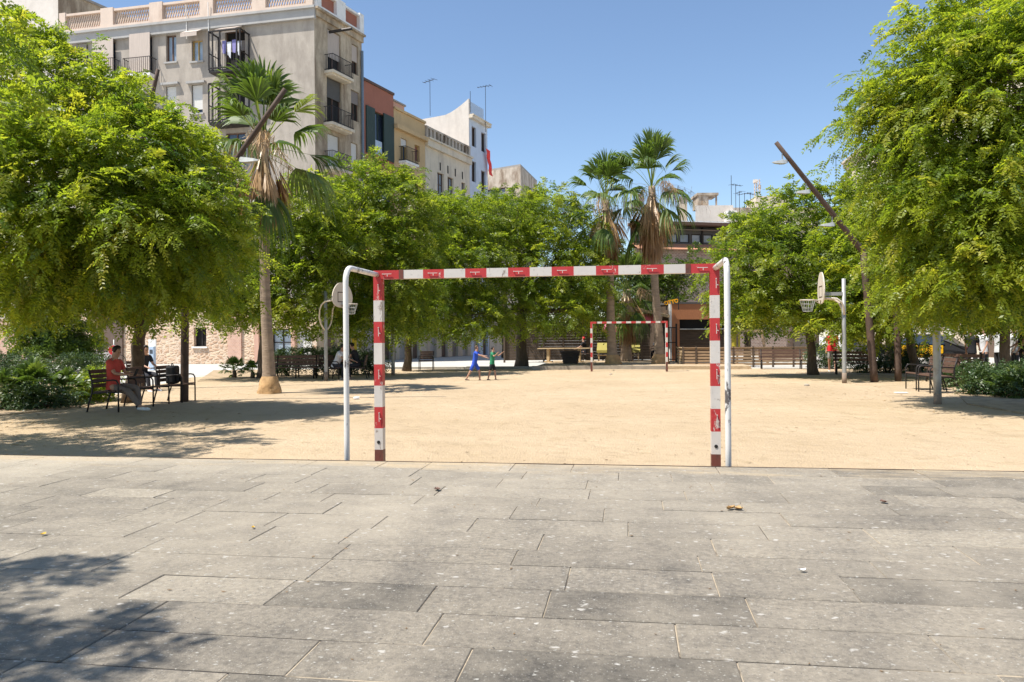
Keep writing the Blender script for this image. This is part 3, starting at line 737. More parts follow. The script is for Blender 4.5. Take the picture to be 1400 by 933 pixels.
# lower floors repeat below, mostly behind the trees
zstep=3.35
low=[]
for h in holes[:6]:
    if h[2]<12.5 or True:
        for k in (1,2):
            q=(h[0],h[1],holes[2][2]-zstep*k,holes[2][2]-zstep*k+2.0)
            if q[2]>4.2 and not any(abs(q[0]-o[0])<.3 and abs(q[2]-o[2])<.4 for o in low): low.append(q)
mb=MB(); W1.face(mb,zg,zc,holes+low); mb.build('front_wall',M['grey_wall'],t)
for i,h in enumerate(holes):
    if i==0: W1.window(t,h,'oxblood_frame','glass_sky',sill='cornice')
    elif i==1: W1.window(t,h,'ochre_frame','glass_sky',sill='cornice')
    elif i in (2,3): W1.window(t,h,'iron','glass',blind='pale_blind',blind_to=.86,sill='cornice')
    elif i in (4,5): W1.window(t,h,'oxblood_frame','shade',mull=1)
    else: W1.window(t,h,'oxblood_frame','glass')
for h in low: W1.window(t,h,'oxblood_frame','glass',sill='cornice')
# lintels
for h in (holes[2],holes[3]): W1.part(t,'lintel','cornice',h[0]-.25,h[1]+.25,h[3]+.05,h[3]+.18,.003,.22)
# awnings
def awning(W,parent,u0,u1,z0,z1,out,mt):
    mb=MB(); a=W.pt(u0,z1,.02);b=W.pt(u1,z1,.02);c=W.pt(u1,z0+.25,out);d=W.pt(u0,z0+.25,out); e=W.pt(u1,z0,out);f=W.pt(u0,z0,out)
    o=Vector((0,0,-.03)); mb.add([a,b,c,d,a+o,b+o,c+o,d+o],[(0,3,2,1),(4,5,6,7),(0,1,5,4),(1,2,6,5),(2,3,7,6),(3,0,4,7)]); mb.add([d,c,e,f],[(0,3,2,1)])
    return mb.build('awning',M[mt],parent)
r=W1.rect((257,43,279,56)); awning(W1,t,r[0],r[1],r[2],r[3]+.1,.75,'canvas')
r=W1.rect((306,39,334,53)); awning(W1,t,r[0],r[1],r[2],r[3]+.1,.95,'canvas')
r=W1.rect((308,55,334,70)); W1.part(t,'blind','grey_blind',r[0],r[1],r[2],r[3]-.05,-.1,-.06)
# caged balconies
for (x0,y0,x1,y1) in ((299,50,341,102),(299,120,341,172)):
    u0,u1,z0,z1=W1.rect((x0,y0,x1,y1)); dp=1.0; mb=MB()
    W1.box(mb,u0,u1,z0-.15,z0,.003,dp); sl=mb.build('balcony',M['iron'],t)
    mb=MB()
    for u in (u0,u0+.25,(u0+u1)/2-.3,u1-.22,u1): mb.bar(W1.pt(u,z0,dp),W1.pt(u,z1,dp),.07,.07)
    for u in (u0,u1):
        mb.bar(W1.pt(u,z1,0),W1.pt(u,z1,dp),.07,.07); mb.bar(W1.pt(u,z0,.05),W1.pt(u,z1,.05),.06,.06); mb.bar(W1.pt(u,z0+1,0),W1.pt(u,z0+1,dp),.05,.05)
    mb.bar(W1.pt(u0,z1,dp),W1.pt(u1,z1,dp),.07,.07); mb.bar(W1.pt(u0,z0+.1,dp),W1.pt(u1,z0+.1,dp),.07,.07)
    for k in range(1,14): mb.bar(W1.pt(u0+(u1-u0)*k/14,z0,dp),W1.pt(u0+(u1-u0)*k/14,z0+.95,dp),.02,.02)
    mb.build('cage',M['iron'],sl)
    if y0<60:
        mb=MB()
        for k in range(4):
            ua=u0+.75+k*.33; zz=z0+1.75-.1*(k%2)
            mb.add([W1.pt(ua,zz,.8),W1.pt(ua+.28,zz,.8),W1.pt(ua+.25,zz-.8-.2*(k%2),.84),W1.pt(ua+.03,zz-.75,.78)],[(0,1,2,3)],k%2)
            mb.add([W1.pt(ua,zz,.77),W1.pt(ua+.28,zz,.77),W1.pt(ua+.25,zz-.8-.2*(k%2),.81),W1.pt(ua+.03,zz-.75,.75)],[(3,2,1,0)],k%2)
        l=mb.build('hanging_laundry',[M['cloth_purple'],M['shirt_white']]); tag(l,'purple and white washing hung out in the caged balcony of the grey block','laundry')
for r in ((181,48,209,97),(131,56,159,99)):
    u0,u1,z0,z1=W1.rect(r); W1.part(t,'canvas_screen','canvas',u0,u1,z0-.6,z1,.25,.29); W1.balcony(t,u0-.2,u1+.3,z0-.4,.7)
u0,u1,z0,z1=W1.rect((104,62,120,100)); W1.part(t,'canvas_screen','grey_blind',u0,u1,z0,z1,.06,.1)
# cornice band, parapet with lattice panels
mb=MB(); zb=W1.rect((410,27,433,40))[3]; W1.box(mb,-.1,W1.L+.12,zb,zc,.003,.22); W1.box(mb,-.15,W1.L+.17,zc-.12,zc+.02,.22,.36)
mb.build('cornice',M['cornice'],t)
zp=zc+1.25
def parapet(W,n,name='parapet',mt='parapet',slats=True,inset='canvas'):
    mb=MB(); L=W.L; W.box(mb,0,L,zc+.02,zc+.22,-.25,.20); W.box(mb,0,L,zp-.14,zp,-.2,.15)
    for k in range(n+1):
        u=L*k/n; W.box(mb,max(0,u-.45),min(L,u+.45),zc+.22,zp+.08,-.24,.19)
    o=mb.build(name,M[mt],W_t)
    for k in range(n):
        mb=MB(); a=L*k/n+.45; b=L*(k+1)/n-.45
        if slats:
            for q in range(int((b-a)/.17)):
                u=a+q*.17
                mb.bar(W.pt(u,zc+.24,-.02),W.pt(u+.3 if u+.3<b else b,zp-.15,-.02),.06,.05)
                mb.bar(W.pt(u+.3 if u+.3<b else b,zc+.24,-.08),W.pt(u,zp-.15,-.08),.06,.05)
        else: W.box(mb,a,b,zc+.24,zp-.15,-.1,-.05)
        mb.build('lattice_panel',M['parapet' if slats else 'red_wall'],o)
W_t=t
parapet(W1,5); parapet(W2,2,mt='white_paint',slats=False)
# side facade towards the plaza
px2=[(448,44,466,103),(447,109,467,173),(448,185,464,232),(481,62,490,102),(480,125,492,166),(480,196,489,236)]
h2=[W2.rect(r) for r in px2]; h2=[(max(.4,h[0]),min(W2.L-.3,h[1]),h[2],h[3]) for h in h2]
lo2=[(h[0],h[1],h2[2][2]-zstep*k,h2[2][2]-zstep*k+2.3) for h in (h2[2],h2[5]) for k in (1,2)]
mb=MB(); W2.face(mb,zg,zc,h2+lo2); mb.build('flank_wall',M['brown_wall'],t)
bl=[('canvas',.62),('dark_canvas',.42),('pale_blind',.98),('canvas',.55),('grey_blind',.42),('pale_blind',.9)]
for h,(b_,f_) in zip(h2,bl): W2.window(t,h,'oxblood_frame','shade',blind=b_,blind_to=f_)
for h in lo2: W2.window(t,h,'oxblood_frame','shade',blind='grey_blind',blind_to=.5)
for h in h2[:3]: W2.balcony(t,h[0]-.35,h[1]+.45,h[2]-.02,.65,.95,'cream_wall')
mb=MB(); W2.box(mb,-.1,W2.L,zc-.1,zc+.02,.003,.34); W2.box(mb,-.05,W2.L,zc-.45,zc-.1,.003,.16); mb.build('cornice',M['brown_wall'],t)
mb=MB(); p0=W2.pt(W2.L-.12,zg,.12); p1=W2.pt(W2.L-.12,zc-1.0,.12); mb.tube([p0,p1],.09,8); mb.build('drainpipe',M['drain_blue'],t)
mb=MB(); mb.tube([W2.pt(1.3,zc-1.0,.1),W2.pt(1.6,zc-.9,1.5)],.09,8); mb.build('lamp_arm',M['iron'],t)
mb=MB()
for k,u in enumerate((W1.L-8.3,W1.L-6.8)): mb.tube([W1.pt(u,zc+.9,.3),W1.pt(u,zb-.5,.25)],.025,6)
mb.build('cable',M['white_paint'],t)
shell(t,pts,0,zc+.1,(0,1),'grey_wall')
# rubble stone ground floor with doors
def gh(r): 
    u0,u1,z0,z1=W1.rect(r); return (u0,u1,max(z0,.0),min(z1,zg-.15))
gp=[(131,430,165,500),(265,448,282,474),(371,450,399,487),(404,452,427,500)]
ghs=[gh(r) for r in gp]
mb=MB(); W1.face(mb,0,zg,ghs,reveal=.3); mb.build('ground_floor_wall',M['rubble'],t)
for i,h in enumerate(ghs):
    if i in (0,3): W1.part(t,'door','brown_door' if i==0 else 'pale_blind',h[0]+.02,h[1]-.02,h[2]+.02,h[3]-.02,-.28,-.2)
    else: W1.window(t,h,'iron','glass_sky' if i==2 else 'shade',mull=1,trans=1 if i==2 else 0,reveal=.28,sill='white_paint')
for r,mt in (((313,440,331,498),'pink_brick'),((349,440,355,498),'pink_wall'),((128,440,131,500),'pale_wood'),((165,440,169,500),'brown_door'),((399,440,404,498),'pink_wall')):
    u0,u1,_,_=W1.rect(r); W1.part(t,'pilaster',mt,u0,u1,0,zg-.02,.004,.12)
mb=MB(); W2.face(mb,0,zg,[(.9,2.0,.0,2.6),(2.8,4.2,.0,2.7)],reveal=.3); mb.build('ground_floor_flank',M['brown_wall'],t)
W2.part(t,'door','brown_door',.92,1.98,.02,2.58,-.28,-.2); W2.part(t,'shutter','grey_shutter',2.82,4.18,.02,2.68,-.28,-.2)

# salmon low house to the left of the block
t=thing('house','low salmon brick house at the left edge with pale upper floor and dark window','house')
a=C2(-47,51.2); b=LP(17.6); W=Wall(a,b)
hs=[W.rect(r) for r in ((50,440,78,475),(96,380,112,420),(20,380,36,420))]; hs=[(h[0],h[1],max(1.0,h[2]),h[3]) for h in hs]
mb=MB(); W.face(mb,0,2.9,[(h[0],h[1],h[2],min(2.6,h[3])) for h in hs[:1]]); mb.build('ground_floor_wall',M['pink_brick'],t)
mb=MB(); W.face(mb,2.9,9,hs[1:]); mb.build('wall',M['cream_wall'],t)
W.window(t,(hs[0][0],hs[0][1],hs[0][2],min(2.6,hs[0][3])),'iron','shade',sill='cornice')
for h in hs[1:]: W.window(t,h,'oxblood_frame','glass',sill='cornice')
shell(t,[a,b,LP(19,9),C2(-47,62)],0,9,(0,),'cream_wall')
# taller block showing above the roof at the top left
t=thing('apartment_block','pale weathered block rising behind the grey roof at the top left corner','apartment block')
kd=60.0; kx=(83-700)/F*kd; a=C2(kx-16,kd+3); b=C2(kx,kd); c=C2(kx+4.6,kd+10.5); d=C2(kx-12,kd+18)
W=Wall(a,b); z1=W.rect((60,-14,83,0))[3]; mb=MB(); W.face(mb,0,z1,[]); mb.build('front_wall',M['white_wall'],t)
W=Wall(b,c); mb=MB(); W.face(mb,0,z1,[]); mb.build('flank_wall',M['brown_wall'],t)
mb=MB(); W.box(mb,0,W.L,z1,z1+.18,-.3,.15); mb.build('roof_edge',M['roof'],t)
shell(t,[a,b,c,d],0,z1,(0,1),'white_wall')

# ------------------------------------------------------------------ terraced houses along the left row
def row_house(label,t0,t1,py_l,px_l,mt,win,depth=9,frames=None,low_mt=None,name='terraced_house',blinds=None,rows=True):
    root=thing(name,label,'house',(0,0,0),0,'terraced houses along the left street')
    a=RP(t0); b=RP(t1); W=Wall(a,b); z1=W.rect((px_l-2,py_l,px_l+2,py_l+5))[3]
    hs=[W.rect(r) for r in win]; hs=[(max(.25,h[0]),min(W.L-.25,h[1]),h[2],h[3]) for h in hs]
    low=[]
    zmin=min(h[2] for h in hs)
    if rows:
        for h in hs:
            if h[2]<zmin+1.4:
                for k in (1,2,3):
                    q=(h[0],h[1],zmin-3.2*k,zmin-3.2*k+2.0)
                    if q[2]>4 : low.append(q)
    dl=[]
    u=.5
    while u+1.2<W.L: dl.append((u,u+1.0,.0,2.7)); u+=1.75
    mb=MB(); W.face(mb,3.5,z1,hs+low); mb.build('front_wall',M[mt],root)
    mb=MB(); W.face(mb,0,3.5,dl,reveal=.3); mb.build('ground_floor_wall',M[low_mt or mt],root)
    for i,h in enumerate(dl): W.part(root,'shutter',('grey_shutter','brown_door','grey_blind')[i%3],h[0]+.02,h[1]-.02,.02,2.68,-.28,-.22)
    for h in low: W.window(root,h,'oxblood_frame','glass')
    shell(root,[a,b,RP(t1,depth),RP(t0,depth)],0,z1,(0,),mt)
    return root,W,z1,hs
# terracotta house with green shutters
t,W,z1,hs=row_house('terracotta red terraced house with big dark green folding shutters',4.88,8.6,112,502,'red_wall',[(511,158,541,216)],low_mt='grey_wall')
h=hs[0]; W.window(t,h,'shutter_green','glass',mull=2)
u0,u1,z0,zz=W.rect((500,149,512,208)); W.part(t,'shutter','shutter_green',max(.06,u0),u1-.03,h[2]-.1,h[3]+.1,.01,.08)
um=h[0]+(h[1]-h[0])*.52; W.part(t,'shutter','shutter_green',um,min(W.L-.05,h[1]+.3),h[2]-.12,h[3]+.1,.01,.08)
mb=MB(); W.box(mb,-.02,W.L,z1-.02,z1+.14,-.2,.1); mb.build('coping',M['oxblood_frame'],t)
W.part(t,'glass_balustrade','pale_blue_panel',h[0]+.05,um-.05,h[2],h[2]+1.0,-.1,-.07)
# ochre
t,W,z1,hs=row_house('ochre yellow terraced house with small balcony beneath a plain attic storey',8.64,12.9,150,545,'ochre_wall',[(548,190,557,223),(567,199,574,221)],low_mt='cream_wall')
W.window(t,hs[0],'ochre_frame','glass',mull=1,blind='pale_blind',blind_to=.3); W.window(t,hs[1],'ochre_frame','red_wall',mull=0)
W.balcony(t,hs[0][0]-.3,hs[0][1]+.6,hs[0][2],.6)
zb=W.rect((560,180,563,186))[3]
mb=MB(); W.box(mb,0,W.L,zb-.3,zb,.003,.3); W.box(mb,0,W.L,z1-.1,z1+.06,-.15,.12); mb.build('cornice',M['ochre_wall'],t)
# cream with balustrade
t,W,z1,hs=row_house('cream terraced house with long stained balustrade and shuttered balcony windows',12.94,20.2,189,579,'cream_wall',[(598,237,607,268),(612,243,620,268),(631,250,636,272)],low_mt='beige_wall')
for h in hs: W.window(t,h,'oxblood_frame','glass_sky',mull=1,trans=1)
mb=MB(); W.box(mb,0,W.L,z1-.5,z1,.003,.25); W.box(mb,0,W.L,z1,z1+.12,-.2,.4); mb.build('cornice',M['cream_wall'],t)
mb=MB(); W.box(mb,0,W.L,z1+.85,z1+1.0,-.15,.12)
for k in range(13): u=.15+k*(W.L-.3)/12; W.box(mb,u-.15,u+.15,z1+.12,z1+.85,-.13,.10)
W.box(mb,.0,W.L,z1+.12,z1+.80,-.12,-.05); mb.build('balustrade',M['dirty_concrete'],t)
for k in range(4): 
    u=W.L*(.3+.17*k); W.part(t,'vent_slot','shade',u,u+.16,z1-1.9,z1-1.3,.002,.02)
# pale blue corner house with whitewashed party wall
t,W,z1,hs=row_house('pale blue tall house with whitewashed party wall at the end of the row',20.24,23.7,160,645,'blue_wall',[(645,174,651,201),(658,182,664,208),(645,221,651,249),(658,234,664,264)],depth=6,low_mt='blue_wall')
for h in hs: W.window(t,h,'oxblood_frame','shade',mull=1)
mb=MB(); W.box(mb,-.1,W.L+.1,z1-.22,z1,.003,.35); W.box(mb,-.05,W.L+.05,z1,z1+.1,-.15,.42); mb.build('cornice',M['cream_wall'],t)
W.part(t,'roof_screen','pale_blue_panel',.35,W.L-.3,z1+.1,z1+1.35,-.25,-.2)
Wf=Wall(RP(20.2,6),RP(20.2)); zf=W.rect((642,137,646,140))[3]
mb=MB(); n=14; vs=[]
for i in range(n+1):
    s=i/n; zt_=zf-1.25+ .25*s+ 1.0*max(0,(s-.62)/.38)**1.5; vs+=[Wf.pt(Wf.L*s,12,.06),Wf.pt(Wf.L*s,zt_,.06),Wf.pt(Wf.L*s,12,-.2),Wf.pt(Wf.L*s,zt_,-.2)]
fs=[]
for i in range(n):
    o=i*4; fs+=[(o,o+4,o+5,o+1),(o+6,o+2,o+3,o+7),(o+1,o+5,o+7,o+3)]
fs+=[(n*4,n*4+2,n*4+3,n*4+1),(0,1,3,2)]
mb.add(vs,fs); mb.build('party_wall',M['white_wall'],t)
fl=MB(); u0=W.rect((660,205,666,225)); 
for k in range(6):
    q0=W.pt(u0[0]+.0+.12*k,u0[3]-.35*k,.3+.05*math.sin(k*2)); q1=W.pt(u0[0]+.65+.1*k,u0[3]-.1-.35*k,.35+.05*math.sin(k*2+1)); q2=W.pt(u0[0]+.65+.1*(k+1),u0[3]-.1-.35*(k+1),.35+.05*math.sin(k*2+3)); q3=W.pt(u0[0]+.12*(k+1),u0[3]-.35*(k+1),.3+.05*math.sin(k*2+2))
    fl.add([q0,q1,q2,q3],[(0,3,2,1)]); o=Vector((W.n.x,W.n.y,0))*-.012; fl.add([q0+o,q1+o,q2+o,q3+o],[(0,1,2,3)])
tag(fl.build('flag',M['flag_red']),'red flag hanging from an upper window of the pale blue house','flag')
# rooftop room behind the red house
t=thing('rooftop_room','small pink rooftop room behind the terracotta house','rooftop room')
a=RP(8.6,3.2); b=RP(8.6,.9); c=RP(11.5,.9); d=RP(11.5,3.2); W=Wall(a,b); z1=W.rect((540,127,554,135))[3]
mb=MB(); mb.prism([a,b,c,d],14.6,z1); mb.build('wall',M['pink_wall'],t); mb=MB(); mb.prism([RP(8.5,3.3),RP(8.5,.8),RP(11.6,.8),RP(11.6,3.3)],z1,z1+.12); mb.build('roof',M['roof'],t)
# stained concrete block at the far end
t=thing('apartment_block','stained bare concrete block beyond the pale blue house','apartment block')
dd=84; a=C2((660-700)/F*dd-4,dd+4); b=C2((713-700)/F*dd,dd-2); c=C2((736-700)/F*dd*1.08,dd*1.08); d=C2((690-700)/F*dd,dd+14)
W=Wall(a,b); z1=W.rect((700,228,713,240))[3]
for nm,w_ in (('front_wall',Wall(a,b)),('flank_wall',Wall(b,c))):
    mb=MB(); hs=[(w_.L*.55,w_.L*.8,z1-3.6,z1-2.0)] if nm=='front_wall' else []
    w_.face(mb,0,z1,hs); mb.build(nm,M['dirty_concrete'],t)
    for h in hs: w_.window(t,h,'oxblood_frame','glass_sky')
mb=MB(); mb.prism([a,b,c,d],z1,z1+.2); mb.build('roof',M['roof'],t); shell(t,[a,b,c,d],0,z1,(0,1),'dirty_concrete')
t=thing('house','low beige house with a sloping roof edge between blue house and concrete block','house')
a=RP(23.8,6); b=RP(23.8); c=RP(33); d=RP(33,8); z1=Wall(a,b).rect((672,240,680,245))[3]-.5
mb=MB(); mb.prism([a,b,c,d],0,z1-1.2); mb.build('wall',M['cream_wall'],t)
mb=MB(); mb.add([(a.x,a.y,z1+.6),(b.x,b.y,z1-1.2),(c.x,c.y,z1-1.2),(d.x,d.y,z1+.6),(a.x,a.y,z1-1.2),(d.x,d.y,z1-1.2)],[(0,1,2,3),(0,4,1),(3,2,5),(0,3,5,4)]); mb.build('roof',M['roof'],t)

# ------------------------------------------------------------------ brick school at the far end
D=56.0
def XP(px,d=D): return C2((px-700)/F*d,d)
t=thing('brick_building','dark brick building with a long window band under a pale glazed roof','building')
a=XP(868,D-.0); b=XP(1075,D+3); W=Wall(a,b)
def hz(py): return W.rect((940,py,950,py+1))[3]
z_b=hz(341); z_w0=hz(333); z_w1=hz(312); z_e=hz(309); z_r0=hz(305); z_r1=hz(294)
mb=MB(); W.face(mb,0,z_b,[]); mb.build('brick_wall',M['brick'],t)
mb=MB(); c0=.55
mb.add([W.pt(0,z_b-.05,c0),W.pt(W.L,z_b-.05,c0),W.pt(W.L,z_w0,-.5),W.pt(0,z_w0,-.5)],[(0,1,2,3)]); mb.add([W.pt(0,z_b-.12,c0),W.pt(W.L,z_b-.12,c0),W.pt(W.L,z_b-.05,c0),W.pt(0,z_b-.05,c0)],[(0,1,2,3)])
mb.build('tiled_ledge',M['roof_tile'],t)
Wn=Wall(a-W.n*.6,b-W.n*.6); n=13; u_=[Wn.L*k/n for k in range(n+1)]
hs=[(u_[k]+.08,u_[k+1]-.08,z_w0+.1,z_w1-.35) for k in range(n)]
mb=MB(); Wn.face(mb,z_w0-.4,z_e,hs,reveal=.12); mb.build('upper_wall',M['dark_canvas'],t)
for i,h in enumerate(hs): Wn.window(t,h,'iron','glass_sky',mull=0,reveal=.1)
mb=MB()
for k in range(0,n+1,3): Wn.box(mb,u_[k]-.05,u_[k]+.05,z_w0,z_e,.003,.1)
mb.build('column',M['iron'],t)
mb=MB(); W.box(mb,0,W.L,z_e,z_r0,-1.2,.5); mb.build('eave',M['oxblood_frame'],t)
mb=MB(); mb.add([W.pt(0,z_r0+.02,.45),W.pt(W.L*.82,z_r0+.02,.45),W.pt(W.L*.82,z_r1,-3),W.pt(0,z_r1,-3)],[(0,1,2,3)],0)
mb.build('glazed_roof',M['solar_white'],t)
mb=MB()
for k in range(20):
    u=W.L*.82*k/19; mb.bar(W.pt(u,z_r0+.06,.45),W.pt(u,z_r1+.04,-3),.05,.04)
mb.build('roof_bars',M['galv'],t)
shell(t,[a,b,XP(1085,D+16),XP(868,D+14)],0,z_e,(0,),'brick')
# upper storeys set back behind the glazed roof
t=thing('apartment_block','whitish rooftop storeys with open concrete frame above the brick building','apartment block')
a=XP(952,64); b=XP(1004,64); W=Wall(a,b); z0=W.rect((960,300,990,302))[2]-2; z1=W.rect((960,281,990,283))[3]
mb=MB(); mb.prism([a,b,XP(1004,72),XP(952,72)],0,z1); mb.build('wall',M['white_wall'],t)
a2=XP(956,65); b2=XP(982,65); W=Wall(a2,b2); zt_=W.rect((960,264,980,266))[3]
mb=MB(); W.box(mb,0,W.L*.55,z1,zt_-.2,-2,0); W.box(mb,-.1,W.L+.1,zt_-.2,zt_,-2.2,.1); W.box(mb,W.L-.12,W.L,z1,zt_-.2,-.15,0); mb.build('roof_room',M['dirty_concrete'],t)
W=Wall(XP(996,63),XP(1009,63)); r=W.rect((997,288,1008,302)); mb=MB(); W.box(mb,0,W.L,r[2],r[3],-1,.0); mb.build('air_unit',M['white_paint'],t); mb=MB(); W.box(mb,.12,W.L-.12,r[2]+.2,r[3]-.12,.003,.03); mb.build('unit_grille',M['galv'],t)
t=thing('apartment_block','long low flat roofed block with dishes behind the brick building','apartment block')
a=XP(1004,70); b=XP(1120,70); W=Wall(a,b); z1=W.rect((1010,284,1020,285))[3]
mb=MB(); mb.prism([a,b,XP(1120,80),XP(1004,80)],0,z1); mb.build('wall',M['dirty_concrete'],t)
mb=MB(); W.box(mb,-.2,W.L,z1-1.6,z1-1.3,.003,.2); W.box(mb,-.2,W.L,z1-3.2,z1-2.9,.003,.25); mb.build('ledge',M['white_wall'],t)
W2_=Wall(XP(1037,69.8),XP(1041,69.8)); mb=MB(); r=W.rect((1034,268,1050,284)); W.box(mb,r[0],r[1]+2,z1,r[3],-3,-.2); mb.build('roof_room',M['cream_wall'],t)
r=W.rect((1019,284,1024,290)); 
t=thing('chimney_block','pale rectangular chimney stack behind the right palm fronds','chimney'); a=XP(930,66); b=XP(941,66); W=Wall(a,b); r=W.rect((930,272,941,300))
mb=MB(); mb.prism([a,b,XP(941,67.5),XP(930,67.5)],0,r[3]); mb.build('stack',M['beige_wall'],t); mb=MB(); mb.prism([XP(929.4,65.9),XP(941.6,65.9),XP(941.6,67.7),XP(929.4,67.7)],r[3],r[3]+.2); mb.build('cap',M['roof'],t)
for i,(px,py0,py1,d,ar,lab) in enumerate([(588,143,109,62,4,'cross armed aerial above the whitewashed party wall'),(643,139,125,64.4,0,'short bare mast on the corner of the party wall'),(664,166,117,66.5,5,'tall side armed aerial on the pale blue house'),
        (1000,283,240,66,0,'tall thin bare mast on the white rooftop'),(1006,283,252,67,4,'armed aerial next to the tall bare mast'),(1011,284,262,70,3,'lower aerial right of the two tall masts'),(1018,284,264,71,5,'aerial with a long bar on the flat roof'),(1026,284,264,71,4,'aerial at the centre of the flat roof'),
        (1143,240,214,72,4,'aerial on the roof beyond the right street lamp'),(785,272,262,60,3,'small aerial seen left of the left fan palm')]):
    p=P(px,py0,d); q=P(px,py1,d); antenna(lab,p-Vector((0,0,.6)),q.z-p.z+.6,i,ar)
t=thing('lattice_mast','red and white lattice mast on the flat roof','mast',P(1035,284,73)); mb=MB(); h=P(1035,246,73).z-P(1035,284,73).z
for dx,dy in ((-.3,-.2),(.3,-.2),(0,.3)): mb.bar((dx,dy,-1),(dx*.7,dy*.7,h),.06,.06)
for k in range(8): z=h*k/8; mb.bar((-.3,-.2,z),(.28,-.2,z+h/8),.03,.03); mb.bar((.3,-.2,z),(0,.28,z+h/8),.03,.03)
mb.build('lattice',M['parapet'],t); mb=MB(); mb.box((-.32,-.2,h-.3),(.05,.2,h)); mb.box((.12,-.1,h-.9),(.36,.1,h-.5)); mb.build('aerial_cluster',M['white_wall'],t)

# ------------------------------------------------------------------ right hand street front
def rb(label,y0,y1,z1,mt,seed,shop):
    root=thing('apartment_block',label,'apartment block',(0,0,0),0,'apartment blocks along the right street')
    a=Vector((22,y1)); b=Vector((22,y0)); W=Wall(a,b); rg=random.Random(seed); hs=[]; 
    n=max(2,int(W.L/2.6)); 
    z=5.2
    while z+2.4<z1-.8:
        for k in range(n): u=W.L*(k+.5)/n; hs.append((u-.55,u+.55,z,z+2.3))
        z+=3.4
    sh=[]; m_=max(2,int(W.L/3.4))
    for k in range(m_): u=W.L*(k+.5)/m_; sh.append((u-1.2,u+1.2,0,3.1))
    mb=MB(); W.face(mb,4.2,z1,hs); mb.build('front_wall',M[mt],root)
    mb=MB(); W.face(mb,0,4.2,sh,reveal=.35); mb.build('ground_floor_wall',M[shop],root)
    for i,h in enumerate(sh): W.part(root,'shutter',rg.choice(['grey_shutter','graffiti','pale_blind','brown_door']),h[0]+.02,h[1]-.02,.02,3.08,-.33,-.26)
    for i,h in enumerate(hs):
        W.window(root,h,'oxblood_frame',rg.choice(['glass','shade','glass_sky']),blind=rg.choice([None,'pale_blind','grey_blind']),blind_to=rg.uniform(.3,.8))
        if i%2==0: W.balcony(root,h[0]-.3,h[1]+.3,h[2],.5,.95,'cornice',n=8)
    for k in range(m_+1): u=W.L*k/m_; W.part(root,'pilaster','cream_wall',max(0,u-.28),min(W.L,u+.28),0,4.08,.003,.16)
    mb=MB(); W.box(mb,0,W.L,z1-.5,z1-.1,.003,.3); W.box(mb,0,W.L,z1-.1,z1+.1,-.4,.5); W.box(mb,0,W.L,4.1,4.4,.003,.25); mb.build('cornice',M['beige_wall'],root)
    shell(root,[a,b,Vector((33,y0)),Vector((33,y1))],0,z1,(0,),mt)
rb('beige stone block with paired balconies nearest on the right street',34,50,17.5,'beige_wall',3,'white_wall')
rb('pinkish rendered block in the middle of the right street',50.05,64,18.5,'white_wall',5,'beige_wall')
rb('brownish block furthest along the right street',64.05,84,18.9,'beige_wall',8,'cream_wall')
# ------------------------------------------------------------------ goals
def goal(label, xc, y, back, seed_shift=0):
    """3 m x 2 m handball goal; back = -1 when the stays go towards the camera"""
    t=thing('handball_goal',label,'goal',(xc,y,0))
    if back>0: t.rotation_euler=(0,0,math.pi)
    W=1.54; s=.04
    cuts=[0,.40,.6,.8,1.0,1.2,1.4,1.6,1.8,2.0]; cols=[2,1,0,1,0,1,0,1,0]
    for sx in (-1,1):
        mb=MB(); x=sx*W
        for i in range(9):
            mb.box((x-s,-s,cuts[i]+(.0 if i==0 else .0)),(x+s,s,cuts[i+1]),cols[i])
        p=mb.build('post',[M['goal_red'],M['goal_white'],M['goal_rust']],t)
        mb=MB(); mb.tube([(x,-s-.001,.47),(x,-s-.004,.47)],.016,10); mb.build('bolt_hole',M['shade'],p)
        for z in (.7,1.1,1.5,1.9):
            mb=MB(); mb.bar((x+.01,-s-.012,z-.038),(x+.01,-s-.012,z+.038),.005,.006); mb.bar((x+.01,-s-.02,z+.045),(x+.01,-s,z+.045),.008,.008); mb.bar((x+.01,-s-.012,z-.005),(x+.028,-s-.012,z-.012),.006,.006); mb.build('net_hook',M['goal_white'],p)
    mb=MB(); xs=[-1.58,-1.3,-1.1,-.9,-.7,-.5,-.3,-.1,.1,.3,.5,.7,.9,1.1,1.3,1.58]
    for i in range(15): mb.box((xs[i],-s,2.0),(xs[i+1],s,2.08),0 if i%2==0 else 1)
    for x in (-1.31,1.31): mb.box((x-.022,-s-.003,1.997),(x+.022,s+.003,2.083),2)
    cb=mb.build('crossbar',[M['goal_red'],M['goal_white'],M['goal_rust']],t)
    for i in range(0,15,2):
        x=(xs[i]+xs[i+1])/2; mb=MB(); mb.bar((x-.04,-s-.012,2.045),(x+.04,-s-.012,2.045),.006,.005); mb.bar((x-.045,-s-.02,2.045),(x-.045,-s,2.045),.008,.008); mb.bar((x,-s-.012,2.04),(x,-s-.012,2.022),.006,.006); mb.build('net_hook',M['goal_white'],cb)
    for sx in (-1,1):
        x=sx*(W+.005); pts=[(x,-s,2.04),(x,-.62,2.04)]
        for k in range(1,7): a=math.pi/2*k/6; pts.append((x,-.74-.12*math.sin(a)+.0+.12*0,1.92+.12*math.cos(a)))
        pts=[(x,-s,2.04),(x,-.4,2.04),(x,-.74,2.04)]+[(x,-.74-.12*math.sin(math.pi/2*k/6),1.92+.12*math.cos(math.pi/2*k/6)) for k in range(1,7)]+[(x,-.86,1.2),(x,-.86,.6),(x,-.86,0)]
        mb=MB(); mb.tube(pts,.0235,14); mb.build('stay_pipe',M['pipe_white'],t,smooth=True)
    return t
def ground_tube(): pass
g1=goal('near red and white striped goal with white stay pipes at the paving edge',-.79,7.12,-1)
fc=(A(811,32.4)+A(909,32.4))/2
